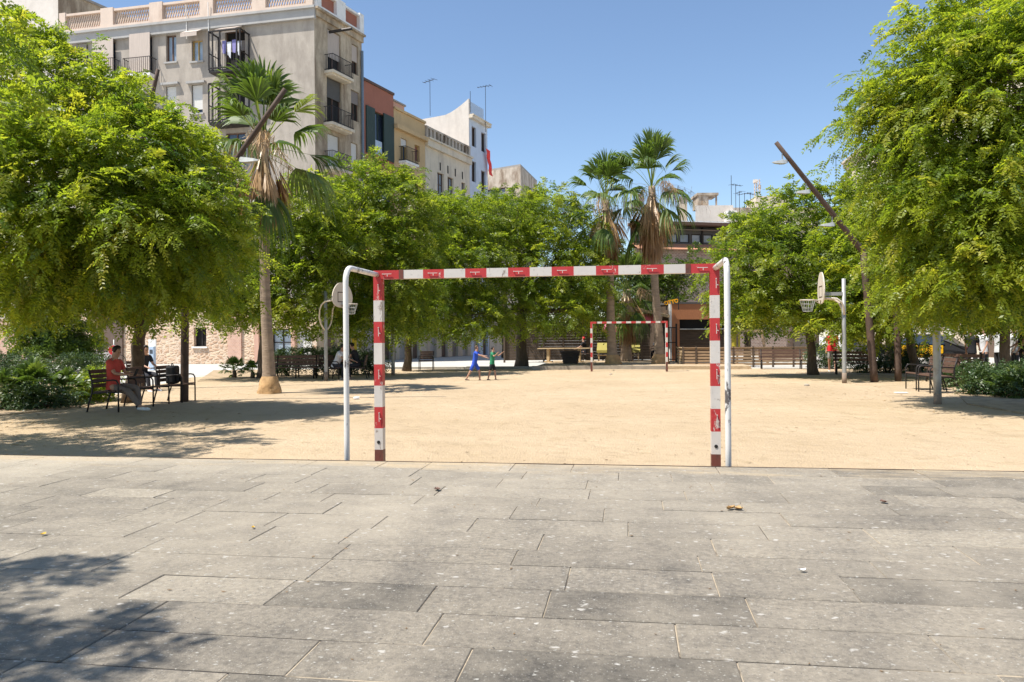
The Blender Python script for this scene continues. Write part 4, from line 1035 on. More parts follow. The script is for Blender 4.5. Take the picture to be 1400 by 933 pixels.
g2=goal('small far red and white striped goal before the two palms',fc.x,fc.y,1)

# ------------------------------------------------------------------ chairs of the square: iron frames with wooden slats; sitter faces +x
def chair(label, loc, rz, w=.62, group='slatted iron armchairs', name='armchair', cat='chair'):
    t=thing(name,label,cat,loc,rz,group); r=.017
    for sy in (-1,1):
        y=sy*w/2; mb=MB()
        mb.tube([(.30,y,0),(.30,y,.30),(.295,y,.58),(.26,y,.635),(.20,y,.65),(-.05,y,.635),(-.27,y,.62)],r,8)
        mb.tube([(-.38,y,0),(-.33,y,.2),(-.26,y,.42),(-.27,y,.62),(-.34,y,.86)],r,8)
        mb.tube([(.30,y,.40),(.05,y,.40),(-.25,y,.38)],r*.9,8)
        mb.build('side_frame',M['iron'],t,smooth=True)
    mb=MB()
    for k in range(6): x=.27-.095*k; z=.425-.006*k+.012*(abs(k-2.5)/2.5)**2; mb.box((x-.038,-w/2+.02,z-.014),(x+.038,w/2-.02,z+.014))
    mb.build('seat',M['wood'],t)
    mb=MB()
    for k in range(4):
        z=.53+.095*k; x=-.262-.075*(z-.5)/.36*1.0
        mb.bar((x,-w/2+.02,z),(x,w/2-.02,z),.026,.08)
    mb.build('backrest',M['wood'],t)
    return t
def up(v,z=0): return (v.x,v.y,z)
yaw=YAW
c1=chair('dark armchair with the man in red sitting in it',up(A(156,16.1)),R(2))
c2=chair('empty dark armchair between the leaning trunk and the man in red',up(A(203,17.3)),R(2))
c3=chair('dark armchair at the brown post with a black backpack on it',up(A(241,18.2)),R(4))
c4=chair('dark armchair behind the leaning trunk with a seated person',up(A(196,22.5)),R(-20))
c5=chair('dark armchair of the person in white behind the left basketball pole',up(A(460,27.9)),R(-12))
c6=chair('dark armchair of the dark haired person facing the one in white',up(A(489,28.3)),R(192))
c7=chair('lone dark chair facing the pitch by the street shutters',up(A(583,35.6)),R(-80))
c8=chair('empty slatted chair farther from the camera beside the right steel post',up(A(1262,20.5)),R(183),.66)
c9=chair('empty slatted chair nearest the right steel post',up(A(1281,19.4)),R(183),.66)
def long_bench(label,loc,rz,L=1.9):
    t=thing('park_bench',label,'bench',loc,rz,'long slatted park benches'); 
    for y in (-L/2+.1,L/2-.1):
        mb=MB(); mb.tube([(.26,y,0),(.24,y,.25),(.20,y,.40),(-.2,y,.38)],.025,8); mb.tube([(-.30,y,0),(-.22,y,.38),(-.34,y,.86)],.025,8); mb.build('leg_frame',M['iron'],t,smooth=True)
    mb=MB()
    for k in range(4): x=.2-.12*k; mb.box((x-.05,-L/2,.41),(x+.05,L/2,.44))
    mb.build('seat',M['wood'],t)
    mb=MB()
    for k in range(3): z=.54+.13*k; x=-.25-.1*(z-.5)/.36; mb.bar((x,-L/2,z),(x,L/2,z),.025,.1)
    mb.build('backrest',M['wood'],t); return t
long_bench('dark bench under the trees left of the left basketball pole',up(A(404,28.5)),R(-78),1.6)
long_bench('dark bench under the trees just right of the left palm trunk',up(A(427,29.0)),R(-78),1.3)
long_bench('dark bench backed by the shrubs right of the right steel post',up(A(1302,23.3)),R(200),1.7)
long_bench('dark wooden bench in front of the slatted fence',up(A(1068,33.5)),R(-95),1.8)
long_bench('dark bench in the shade right of the right basketball pole',up(A(1168,28.3)),R(-100),1.4)
# bag on chair 3
t=thing('backpack','black backpack resting on the armchair by the brown post','backpack',up(A(237,18.2),.435),R(10)); mb=MB(); mb.box((-.12,-.17,0),(.10,.17,.42)); mb.build('body',M['bag_black'],t,bevel=.05); mb=MB(); mb.box((.10,-.13,.04),(.17,.13,.22)); mb.build('pocket',M['bag_black'],t,bevel=.03)
mb=MB(); mb.tube([(-.02,-.06,.41),(-.02,-.03,.47),(-.02,.03,.47),(-.02,.06,.41)],.012,6); mb.build('handle',M['bag_black'],t)

# ------------------------------------------------------------------ basketball hoops, hoop reaches towards +x
def hoop(label, loc, rz, style, W=1.25, H=.92, pole_h=3.1, rim_z=2.62, reach=.75):
    t=thing('basketball_hoop',label,'basketball hoop',loc,rz)
    mb=MB(); mb.tube([(0,0,-.05),(0,0,.35),(0,0,1.6),(0,0,pole_h)],[.065,.062,.06,.058],14); p=mb.build('pole',M['galv'],t,smooth=True)
    mb=MB(); mb.tube([(0,0,-.03),(0,0,.32)],.068,14); mb.build('rusty_sleeve',M['sleeve'],p,smooth=True)
    bx=reach
    if style=='lyre':
        for s in (-1,1):
            mb=MB(); y=s*.30
            pts=[(0,s*.03,1.75),(0,s*.12,1.82),(0,s*.24,1.98),(0,y,2.2),(.03,y,2.45),(.12,y,2.62),(.28,y*.97,2.72),(bx-.03,y*.95,2.76)]
            mb.tube(pts,.028,10); mb.build('arm',M['board'],t,smooth=True)
        mb=MB(); mb.bar((0,0,pole_h-.28),(bx-.02,0,pole_h-.28),.05,.05); mb.build('brace',M['galv'],t)
    else:
        mb=MB(); mb.bar((.03,0,rim_z+.17),(bx-.02,0,rim_z+.17),.10,.10); mb.build('brace',M['galv'],t)
        for s in (-1,1):
            mb=MB(); pts=[(0,s*.06,2.05),(.03,s*.13,2.25),(.10,s*.18,2.42),(.24,s*.2,2.52),(.45,s*.2,2.54),(bx-.02,s*.2,2.55)]; mb.tube(pts,.03,10); mb.build('arm',M['board'],t,smooth=True)
    zb=rim_z-.12; prof=[]
    n=36
    for k in range(n):
        a=2*math.pi*k/n; c=math.cos(a); s=math.sin(a)
        w=W/2*(1-.16*max(0,s)); prof.append((math.copysign(abs(c)**.85,c)*w, zb+H*.44+ (H*.56*abs(s)**.95 if s>0 else -H*.44*abs(s)**.7)))
    mb=MB(); vs=[(bx,y,z) for y,z in prof]+[(bx+.03,y,z) for y,z in prof]
    mb.add(vs,[(k,k+n,(k+1)%n+n,(k+1)%n) for k in range(n)]+[tuple(range(n)),tuple(range(2*n-1,n-1,-1))]); b=mb.build('backboard',M['board'],t)
    mb=MB(); z0=rim_z+.08
    for q in (((-.22,z0),(.22,z0)),((-.22,z0+.32),(.22,z0+.32)),((-.22,z0),(-.22,z0+.32)),((.22,z0),(.22,z0+.32))):
        (ya,za),(yb,zb_)=q; mb.box((bx+.0305,min(ya,yb)-.015,min(za,zb_)-.015),(bx+.034,max(ya,yb)+.015,max(za,zb_)+.015))
    mb.build('target_square',M['rust'],b)
    rx=bx+.03+.15+.225; mb=MB(); pts=[(rx+.225*math.cos(2*math.pi*k/24),.225*math.sin(2*math.pi*k/24),rim_z) for k in range(25)]; mb.tube(pts,.012,8,cap=False); mb.bar((bx+.03,0,rim_z-.01),(rx-.2,0,rim_z-.01),.14,.02)
    mb.bar((bx+.03,0,rim_z-.13),(rx-.2,0,rim_z-.02),.10,.015); r_=mb.build('rim',M['board'],t,smooth=True)
    mb=MB()
    rings=[(0,.222),(-.12,.19),(-.24,.15),(-.34,.13)]
    for k in range(10):
        a=2*math.pi*k/10
        mb.tube([(rx+q*math.cos(a),q*math.sin(a),rim_z+z) for z,q in rings],.008,5)
    for z,q in rings[1:]: mb.tube([(rx+q*math.cos(2*math.pi*k/16),q*math.sin(2*math.pi*k/16),rim_z+z) for k in range(17)],.008,5,cap=False)
    mb.build('chain_net',M['galv'],r_)
    return t
hoop('left basketball hoop with curved lyre arms and egg shaped board',up(A(446,27.0)),R(-24),'lyre',.95,.86,3.1,2.62,.78)
hoop('right basketball hoop on a straight steel pole with thin edge-on board',up(A(1154.5,23.3)),R(180-2),'bar',.95,.95,3.12,2.50,.62)

# ------------------------------------------------------------------ posts
def lamp(label, base, kink, tip, r=.085, heads=()):
    t=thing('street_lamp',label,'street lamp',(0,0,0),0,'leaning rusty street lamps'); base=Vector(base); kink=Vector(kink); tip=Vector(tip)
    mb=MB(); k=10
    mb.tube([base.lerp(kink,i/k) for i in range(k+1)],[r*(1.12-.15*i/k) for i in range(k+1)],12); mb.build('post',M['rust'],t,smooth=True)
    mb=MB(); mb.tube([kink-(tip-kink)*.02]+[kink.lerp(tip,i/6) for i in range(7)],[r*.92]*2+[r*(.9-.045*i) for i in range(1,7)],12); arm=mb.build('arm',M['rust'],t,smooth=True)
    d=(tip-kink).normalized(); side=Vector((d.x,d.y,0)).normalized()
    for f,o in heads:
        c=kink.lerp(tip,f); mb=MB(); mb.tube([c,c-Vector((0,0,.28)),c-Vector((0,0,.30))+side*o*.6],.02,6); 
        h=mb.build('bracket',M['galv'],t)
        mb=MB(); hd=c-Vector((0,0,.36))+side*o
        ring=[]
        for i,(x,w,z0,z1) in enumerate(((-.30,.02,-.02,.0),(-.20,.06,-.04,.03),(0,.09,-.05,.06),(.12,.08,-.04,.08),(.17,.05,-.02,.07))):
            s=Vector((-side.y,side.x,0)); b=hd-side*(-x)*1.0
            b=hd+side*(-x)
            ring.append([b-s*w+Vector((0,0,z0)),b+s*w+Vector((0,0,z0)),b+s*w*.7+Vector((0,0,z1)),b-s*w*.7+Vector((0,0,z1))])
        vs=[v for q in ring for v in q]; fs=[(i*4+k,i*4+(k+1)%4,(i+1)*4+(k+1)%4,(i+1)*4+k) for i in range(4) for k in range(4)]+[(3,2,1,0),(16,17,18,19)]
        mb.add(vs,fs); mb.build('lamp_head',M['lamp_head'],t,smooth=False)
    return t
d=18.2; lamp('leaning rusty lamp whose arm crosses the left palm crown',A(252,d),P(254,318,d),P(390,122,d-.6),.085,((.62,.0),))
d=23; lamp('rusty lamp behind the leaning trunk with only its tip above the leaves',A(194,d),P(192,205,d),P(216,95,d-.3),.085)
d=23.8; lamp('rusty lamp with bare inclined arm and three lamp heads against the sky',A(1195.5,d),P(1180,345,d),P(1061,195,d-.5),.10,((.93,.02),(.66,.05),(.36,.10)))
d=24.2; lamp('rusty lamp post right of the dark lamp with its arm lost in the tree',A(1228,d),P(1224,330,d),P(1275,205,d+1),.09)
def steel_post(label, px, py, d, top_px, top_py, r, box=None):
    t=thing('steel_post',label,'post',(0,0,0),0,'plain grey steel posts'); b=A(px,d); q=P(top_px,top_py,d)
    mb=MB(); mb.tube([b.lerp(q,i/6) for i in range(7)],[r*(1.05-.012*i) for i in range(7)],12); p=mb.build('shaft',M['galv'],t,smooth=True)
    mb=MB(); mb.tube([b-Vector((0,0,.03)),b+Vector((0,0,.22))],r*1.08,12); mb.build('rusty_sleeve',M['sleeve'],p,smooth=True)
    mb=MB(); mb.tube([q,q+Vector((0,0,.08))],[r*1.05,r*.6],12); mb.build('cap',M['galv'],p)
    if box: mb=MB(); c=P(*box,d); mb.box((c.x-.14,c.y-.09,c.z-.14),(c.x+.10,c.y+.06,c.z+.14)); mb.build('junction_box',M['cloth_blue'],t,bevel=.02)
    return t
steel_post('grey steel post with a blue box beside the right slatted chairs',1282,553,16.2,1278,335,.072,(1269,386))
steel_post('pale steel post right of the near goal\'s left upright',537.5,512,31,536.5,400,.07)
steel_post('dark slim post left of the seated head behind the palm shrubs',38,503,33,37,452,.05)
t=thing('bollard','thin black street bollard at the far left','bollard',up(A(11,36))); mb=MB(); mb.tube([(0,0,0),(0,0,.95)],.035,10); mb.build('shaft',M['iron'],t,smooth=True); mb=MB(); mb.ball((0,0,.98),.05); mb.build('knob',M['iron'],t,smooth=True)

# ------------------------------------------------------------------ far terrace: fence, kiosk, tables
def fence_panel(a,b,label,h=.92,slats=6,z=0.,mt='fence_wood',first=True):
    a=Vector(a);b=Vector(b); t=thing('slatted_fence',label,'fence',(0,0,0),0,'slatted wooden fence panels')
    ends=(a,b) if first else (b,)
    for p in ends: mb=MB(); mb.bar(p+Vector((0,0,z)),p+Vector((0,0,z+h+.04)),.08,.08); mb.build('post',M['dark_wood'],t)
    d=(b-a).normalized()
    for k in range(slats):
        zz=z+.14+(h-.2)*k/(slats-1); mb=MB(); mb.bar(a+d*.045+Vector((0,0,zz)),b-d*.045+Vector((0,0,zz)),.025,.105); mb.build('slat',M[mt],t)
    mb=MB(); mb.bar(a+d*.02+Vector((0,0,z+h-.01)),b-d*.02+Vector((0,0,z+h-.01)),.12,.03); mb.build('cap_rail',M[mt],t)
    return t
fx=[934,952,1003,1030,1057,1085,1113]; fd=[36.6,36.5,36.2,36.1,36,36,36]
names=['first slatted fence panel beside the pale corner gate','slatted fence panel behind the right stay pipe of the near goal','narrow slatted fence panel just right of the near goal','slatted fence panel beneath the yellow panel frame','slatted fence panel behind the dark bench','last slatted fence panel towards the man in bright red']
for i in range(6): fence_panel(A(fx[i],fd[i],0),A(fx[i+1],fd[i+1],0),names[i],first=(i==0))
fence_panel(A(926,38.6,0),A(934,36.75,0),'short pale end panel turned towards the terrace',mt='pale_wood')
# kiosk
t=thing('kiosk','brown timber kiosk with rust orange fascia and dark serving hatch','kiosk')
d=42.; a=C2((918-700)/F*d,d); b=C2((1000-700)/F*d,d+.6); W=Wall(a,b); q=lambda py: W.rect((940,py,950,py+.5))[3]
zt_=q(416); zf=q(437); zh=q(451)
mb=MB(); W.box(mb,.0,W.L,zf,zt_,-.12,.12); W.box(mb,0,.42,0.14,zf,-.12,.10); mb.build('fascia',M['kiosk_orange'],t)
mb=MB(); W.box(mb,-.05,W.L+.2,zt_+.002,zt_+.10,-3.5,.16); mb.build('roof',M['dark_canvas'],t)
mb=MB(); W.box(mb,.45,W.L,.14,zh,-.1,.0)
for k in range(9): z=.2+(zh-.25)*k/9; W.box(mb,.46,W.L,z,z+.10,.002,.03)
mb.build('counter_wall',M['dark_wood'],t)
mb=MB(); W.box(mb,.43,W.L,zh,zh+.06,-.2,.25); mb.build('counter',M['galv'],t)
mb=MB(); W.box(mb,.43,W.L,zh+.07,zf-.01,-.32,-.26); mb.build('hatch_interior',M['shade'],t)
for k in range(3): u=.9+k*.95; W.part(t,'hatch_pane','glass',u,u+.8,zh+.5,zf-.06,-.25,-.22)
mb=MB(); mb.prism([W.pt(0,0,-.35).to_2d(),W.pt(W.L,0,-.35).to_2d(),W.pt(W.L,0,-3.2).to_2d(),W.pt(0,0,-3.2).to_2d()],.1,zt_-.02); mb.build('back_room',M['dark_wood'],t)
W.part(t,'corner_post','white_paint',-.14,-.02,0.14,zt_,-.02,.10)
# lean-to roof left of the kiosk
t=thing('canopy','pale timber lean-to canopy between the right palm and the kiosk','canopy'); mb=MB(); p0=P(862,421,43); p1=P(917,433,42.2); mb.bar(p0,p1,1.6,.14); mb.build('roof',M['pale_wood'],t)
for p in (p0.lerp(p1,.05),p0.lerp(p1,.95)): mb=MB(); mb.bar((p.x,p.y+.6,.14),(p.x,p.y+.6,p.z-.08),.1,.1); mb.build('leg',M['dark_wood'],t)
# orange sign with lettering like blocks
t=thing('roof_sign','orange cut-out lettering sign on the kiosk corner','sign'); d=41.6
txt=bpy.data.curves.new('letters','FONT'); txt.body='OTTO'; txt.extrude=.03; txt.size=.62; txt.offset=.03
tmp=bpy.data.objects.new('letters',txt); COL.objects.link(tmp); dg=bpy.context.evaluated_depsgraph_get(); me=bpy.data.meshes.new_from_object(tmp.evaluated_get(dg)); COL.objects.unlink(tmp); bpy.data.objects.remove(tmp)
me.materials.clear(); me.materials.append(M['orange']); o=bpy.data.objects.new('lettering',me); COL.objects.link(o); o.parent=t
p=P(908.5,417.5,d); o.matrix_parent_inverse=Matrix(); wx=max(v.co.x for v in me.vertices)-min(v.co.x for v in me.vertices); wd=(928-908)/F*d
o.location=p; o.rotation_euler=(R(90),R(-12),R(8)); o.scale=(wd/wx,)*2+(1,)
mb=MB(); mb.bar(p+Vector((.1,.08,-.25)),p+Vector((.1,.08,.5)),.05,.05); mb.bar(p+Vector((wd*.95,.08,-.25)),p+Vector((wd*.95,.08,.5)),.05,.05); mb.build('bracket',M['iron'],t)
# black gate and rails beside the kiosk
t=thing('metal_gate','black bar gate between the right palm and the kiosk','gate'); a=A(899,39.5,.14); b=A(925,39.5,.14); mb=MB()
for k in range(13): p=a.lerp(b,k/12); mb.bar(p,p+Vector((0,0,1.75)),.03,.03)
for z in (.15,1.0,1.75): mb.bar(a+Vector((0,0,z)),b+Vector((0,0,z)),.05,.05)
mb.build('bars',M['iron'],t)
for p in (a,b): mb=MB(); mb.bar(p,p+Vector((0,0,1.95)),.09,.09); mb.build('post',M['iron'],t)
# dark terrace back wall of planks
t=thing('plank_wall','dark plank wall behind the terrace and the far goal','fence'); a=A(690,45.5,.0); b=A(905,45.5,.0); d_=(b-a)
mb=MB()
for k in range(14): z=.2+k*.16; mb.bar(a+Vector((0,.0,z)),b+Vector((0,.0,z)),.03,.155)
mb.build('planks',M['dark_wood'],t)
for k in range(9): p=a+d_*k/8; mb=MB(); mb.bar(p-Vector((0,.08,0)),p+Vector((0,-.08,2.5)),.1,.1); mb.build('post',M['dark_wood'],t)
# playground frame with yellow panel
t=thing('play_frame','timber play frame with a yellow panel behind the slatted fence','play frame'); d=39.
a=P(990,452,d);b=P(1043,453,d); mb=MB(); mb.bar(a,b,.12,.12); mb.build('beam',M['pale_wood'],t)
for x0,y0,x1 in ((992,452,990),(1041,453,1050),(1008,453,1008)): p=P(x0,y0,d); q=A(x1,d-.3,0); mb=MB(); mb.bar(p,q,.09,.09); mb.build('leg',M['fence_wood'],t)
p=P(1000,457,d+.1); q=P(1010,476,d+.1); mb=MB(); mb.box((p.x,p.y-.03,q.z),(q.x+.06,p.y+.03,p.z)); mb.build('panel',M['banner_yellow'],t)
# tables
def table(label,px,d,w,rz=0,top='pale_wood'):
    c=A(px,d,.14 if d>35 else 0); t=thing('wooden_table',label,'table',c,rz,'wooden terrace tables'); h=.74
    mb=MB(); 
    for k in range(5): y=-.32+.16*k; mb.box((-w/2,y-.075,h-.04),(w/2,y+.075,h))
    mb.build('tabletop',M[top],t)
    for x in (-w*.30,w*.30):
        mb=MB(); mb.box((x-.07,-.28,0),(x+.07,.28,h-.04)); mb.box((x-.2,-.34,-.0),(x+.2,.34,.06)); mb.build('trestle',M[top],t)
    return t
table('long pale timber table on the terrace left of the far goal',771,41.,2.7)
def basket(label,px,d,rx,ry,h,mt,z=.14):
    c=A(px,d,z); t=thing('planter_basket',label,'basket',c,0,'terrace baskets'); mb=MB(); n=14; vs=[];k=3
    for i in range(k+1):
        for q in range(n): a=2*math.pi*q/n; s=.78+.22*i/k; vs.append((math.copysign(abs(math.cos(a))**.5,math.cos(a))*rx*s,math.copysign(abs(math.sin(a))**.5,math.sin(a))*ry*s,h*i/k))
    mb.add(vs,[(i*n+q,i*n+(q+1)%n,(i+1)*n+(q+1)%n,(i+1)*n+q) for i in range(k) for q in range(n)]+[tuple(range(n-1,-1,-1))]); b=mb.build('body',M[mt],t)
    mb=MB()
    for zz in (.2,.5,.8): mb.tube([(math.copysign(abs(math.cos(2*math.pi*q/n))**.5,math.cos(2*math.pi*q/n))*rx*(.79+.22*zz),math.copysign(abs(math.sin(2*math.pi*q/n))**.5,math.sin(2*math.pi*q/n))*ry*(.79+.22*zz),h*zz) for q in range(n+1)],.022,6,cap=False)
    mb.tube([(math.copysign(abs(math.cos(2*math.pi*q/n))**.5,math.cos(2*math.pi*q/n))*rx*1.02,math.copysign(abs(math.sin(2*math.pi*q/n))**.5,math.sin(2*math.pi*q/n))*ry*1.02,h) for q in range(n+1)],.04,6,cap=False)
    mb.build('rim',M[mt],b); return t
basket('dark woven crate standing before the long pale table',780,38.6,.46,.4,.58,'crate_dark')
def stall(label,px,d,w):
    c=A(px,d,.14); t=thing('display_stand',label,'stand',c,0,'small stands with olive covers'); mb=MB()
    for x in (-w/2+.06,w/2-.06):
        for y in (-.22,.22): mb.box((x-.035,y-.035,0),(x+.035,y+.035,.55))
    mb.box((-w/2,-.27,.28),(w/2,.27,.32)); mb.build('frame',M['pale_wood'],t)
    mb=MB(); mb.add([(-w/2-.04,-.32,.58),(w/2+.04,-.32,.58),(w/2+.02,.3,.98),(-w/2-.02,.3,.98),(-w/2-.04,-.32,.44),(w/2+.04,-.32,.44),(w/2+.02,.3,.5),(-w/2-.02,.3,.5)],[(0,1,2,3),(4,5,1,0),(5,6,2,1),(6,7,3,2),(7,4,0,3)]); mb.build('cover',M['olive'],t); return t
stall('olive covered stand just left of the left fan palm trunk',825,43.,.62)
stall('olive covered stand between the two far palms',868,43.,.5)
# parasols / pink lanterns
def lantern(label,px,py,d,r):
    c=P(px,py,d); t=thing('paper_lantern',label,'lantern',c,0,'pink paper lanterns over the terrace'); mb=MB(); mb.ball((0,0,0),(r,r,r*.72),12,8); mb.build('shade',M['pink'],t,smooth=True); mb=MB(); mb.tube([(0,0,r*.7),(0,0,r+.9)],.008,4); mb.build('cord',M['iron'],t); return t
lantern('pink lantern hanging left of the left fan palm trunk',831,449,44,.34); lantern('pink lantern hanging right of the left fan palm trunk',844,450,44.5,.26); lantern('lilac pink lantern hanging by the right fan palm trunk',886,436,43.,.42); lantern('pink lantern low between the two fan palms',862,452,45,.2)

# ------------------------------------------------------------------ street things
def bicycle(label,c,rz):
    t=thing('bicycle',label,'bicycle',c,rz,'bicycles parked along the left street')
    for x in (-.52,.52):
        mb=MB(); mb.tube([(x+.33*math.cos(2*math.pi*k/20),0,.34+.33*math.sin(2*math.pi*k/20)) for k in range(21)],.018,6,cap=False)
        for k in range(8): a=math.pi*k/8; mb.tube([(x+.32*math.cos(a),0,.34+.32*math.sin(a)),(x-.32*math.cos(a),0,.34-.32*math.sin(a))],.003,3)
        mb.build('wheel',M['tyre'],t)
    mb=MB()
    for a,b in (((-.52,0,.34),(-.08,0,.30)),((-.08,0,.30),(-.22,0,.85)),((-.52,0,.34),(-.18,0,.72)),((-.2,0,.75),(.36,0,.80)),((-.08,0,.30),(.38,0,.74)),((.52,0,.34),(.34,0,.98))): mb.tube([a,b],.018,6)
    mb.build('frame',M['white_paint'],t); mb=MB(); mb.box((-.36,-.06,.85),(-.10,.06,.90)); mb.build('saddle',M['bag_black'],t,bevel=.02); mb=MB(); mb.tube([(.30,-.27,1.0),(.36,-.1,1.0),(.36,.1,1.0),(.30,.27,1.0)],.015,6); mb.build('handlebar',M['iron'],t); return t
b1=bicycle('pale bicycle parked left of the brown street door',up(A(123,41.5)),R(12)); b2=dup(b1,up(A(141,42.0)),R(64),'pale bicycle parked end-on before the brown street door'); b3=dup(b1,up(A(150,42.6)),R(58),'bicycle parked right beside the red and white sign')
t=thing('traffic_sign','round red and white traffic sign on a post beside the bicycles','traffic sign',up(A(156,40))); mb=MB(); mb.tube([(0,0,0),(0,0,1.5)],.03,8); mb.build('post',M['galv'],t,smooth=True)
n=20
def disc(mb,r,y0,y1,mi=0):
    vs=[(r*math.cos(2*math.pi*k/n),y0,.96+r*math.sin(2*math.pi*k/n)) for k in range(n)]+[(r*math.cos(2*math.pi*k/n),y1,.96+r*math.sin(2*math.pi*k/n)) for k in range(n)]
    mb.add(vs,[(k,(k+1)%n,(k+1)%n+n,k+n) for k in range(n)]+[tuple(range(n-1,-1,-1)),tuple(range(n,2*n))],mi)
mb=MB(); disc(mb,.27,-.06,-.04); pl=mb.build('plate',M['white_paint'],t); mb=MB(); vs=[]; 
disc(mb,.255,-.066,-.061); pr=mb.build('red_ring',M['sign_red'],pl); mb=MB(); mb.box((-.06,-.072,.86),(.235,-.067,1.06)); mb.build('white_bar',M['white_paint'],pl)
t.rotation_euler=(0,0,R(20))
t=thing('parking_meter','slim pale blue and white payment post before the stone wall','payment post',up(A(208.5,38))); mb=MB(); mb.box((-.13,-.1,0),(.13,.1,1.15)); mb.build('body',M['pale_blue_panel'],t,bevel=.02); mb=MB(); mb.box((-.2,-.03,1.15),(.2,.03,1.5)); mb.build('panel',M['white_paint'],t); mb=MB(); mb.box((-.08,-.108,.8),(.08,-.102,1.0)); mb.build('screen',M['glass'],t)
t=thing('waste_bag','yellow green bin bag hung on the tree trunk above the two sitters','waste bag',up(P(484,462,29.0),P(484,462,29.).z)); mb=MB(); mb.tube([(0,0,0),(0,0,-.08),(0,0,-.25),(0,0,-.42),(0,0,-.48)],[.10,.09,.10,.11,.05],10); mb.build('bag',M['banner_yellow'],t,smooth=True); mb=MB(); mb.tube([(.10*math.cos(k*.524),.10*math.sin(k*.524),0) for k in range(13)],.012,5,cap=False); mb.build('ring',M['iron'],t)
# taxi
def taxi(label,c,rz):
    t=thing('taxi',label,'car',c,rz); L=4.4; prof=[(-2.15,.32),(-2.2,.62),(-2.1,.86),(-1.75,.95),(-1.25,1.38),(-.5,1.48),(.3,1.46),(1.0,1.02),(1.9,.86),(2.15,.66),(2.18,.34)]
    mb=MB(); n=len(prof); ws=[.82,.86,.86,.84,.66,.64,.64,.80,.82,.82,.80]
    vs=[(x,-w,z) for (x,z),w in zip(prof,ws)]+[(x,w,z) for (x,z),w in zip(prof,ws)]
    mb.add(vs,[(i,i+1,i+1+n,i+n) for i in range(n-1)]+[(n-1,0,n,2*n-1)]+[tuple(range(n-1,-1,-1)),tuple(range(n,2*n))]); mb.build('body',M['taxi_black'],t,bevel=.03)
    for s in (-1,1):
        for x0,x1 in ((-1.15,-.12),(-.08,.95)):
            mb=MB(); y0=s*.862; mb.box((x0,min(y0,y0+s*.02),.36),(x1,max(y0,y0+s*.02),.92)); dr=mb.build('door',M['taxi_yellow'],t,bevel=.015); mb=MB(); mb.box((x0+.08,min(y0+s*.02,y0+s*.045),.80),(x0+.25,max(y0+s*.02,y0+s*.045),.84)); mb.build('handle',M['taxi_black'],dr)
        mb=MB(); mb.add([(-1.2,s*.83,.97),(.85,s*.83,.97),(.25,s*.66,1.40),(-1.1,s*.68,1.36)],[(0,1,2,3)]); mb.build('side_window',M['glass'],t)
        for x in (-1.38,1.38):
            mb=MB(); mb.tube([(x,s*.70,.32),(x,s*.885,.32)],.32,18); w=mb.build('wheel',M['tyre'],t); mb=MB(); mb.tube([(x,s*.86,.32),(x,s*.892,.32)],.19,14); mb.build('rim',M['chrome'],w)
        mb=MB(); mb.box((2.05,s*.62-.16,.62),(2.19,s*.62+.16,.76)); mb.build('headlight',M['white_paint'],t,bevel=.03); mb=MB(); mb.box((-2.2,s*.68-.12,.68),(-2.1,s*.68+.12,.84)); mb.build('tail_light',M['sign_red'],t,bevel=.02)
    mb=MB(); mb.box((-.2,-.3,1.48),(.0,.3,1.60)); mb.build('roof_sign',M['white_paint'],t,bevel=.02); return t
taxi('black taxi with yellow doors parked behind the right trees',up(A(1258,38)),R(88+62))
# litter and leaves on the paving
def litter(label,px,py,s,seed,mt,z=PZ,n=1,group='fallen leaves on the paving'):
    c=G(px,py,z+.006); rg=random.Random(seed); root=thing('dry_leaf' if 'leaf' in label else 'litter',label,'leaf' if 'leaf' in label else 'litter',c,rg.uniform(0,6),group)
    for k in range(n):
        mb=MB(); a=rg.uniform(0,6); ox,oy=(rg.uniform(-1,1)*s*1.1*(n>1),rg.uniform(-.6,.6)*s*(n>1)); L=s*rg.uniform(.7,1.2); w=L*.35; 
        vs=[]; 
        for i in range(6):
            t=i/5; ww=w*math.sin(math.pi*min(.98,t*.9+.06)); zz=.25*s*(t-.5)**2*2+.012*s
            for q in (-1,0,1): x=(t-.5)*L; y=q*ww; vs.append((ox+x*math.cos(a)-y*math.sin(a),oy+x*math.sin(a)+y*math.cos(a),zz+abs(q)*.22*s*(1 if k%2 else .6)))
        fs=[(i*3+q,(i+1)*3+q,(i+1)*3+q+1,i*3+q+1) for i in range(5) for q in range(2)]
        mb.add(vs,fs); mb.build('blade',M[mt],root,smooth=True)
    return root
litter('curled dry leaf cluster on the paving below the right goal post',1001,697,.055,1,'dry_leaf',n=4)
litter('small dark leaf on the paving below the crossbar\'s left third',598,670,.055,2,'dead_brown' if False else 'wood',n=1)
litter('tiny yellow leaf on the paving near the left shadow',59,731,.035,3,'yellow_leaf')
litter('tiny yellow leaf on the paving left of centre',346,722,.035,4,'yellow_leaf')
litter('dark leaf on the paving at the far right',1208,687,.05,5,'wood')
litter('pale curled leaf on the paving right of centre',1097,781,.045,6,'paper')
t=thing('paper_cup','white paper cup lying on the sand behind the left goal pipe','cup',up(G(487,545,.035),.04),R(30)); mb=MB(); mb.tube([(-.06,0,0),(.06,0,.0)],[.032,.042],12); mb.build('cup',M['paper'],t,smooth=True); mb=MB(); mb.tube([(.058,0,0),(.066,0,0)],.046,12); mb.build('rim',M['paper'],t)
mb=MB(); p=G(1232,537,.012); mb.box((p.x-.14,p.y-.1,.004),(p.x+.14,p.y+.1,.02)); tag(mb.build('paper_scrap',M['paper']),'flat white paper scrap on the sand before the right slatted chairs','litter')
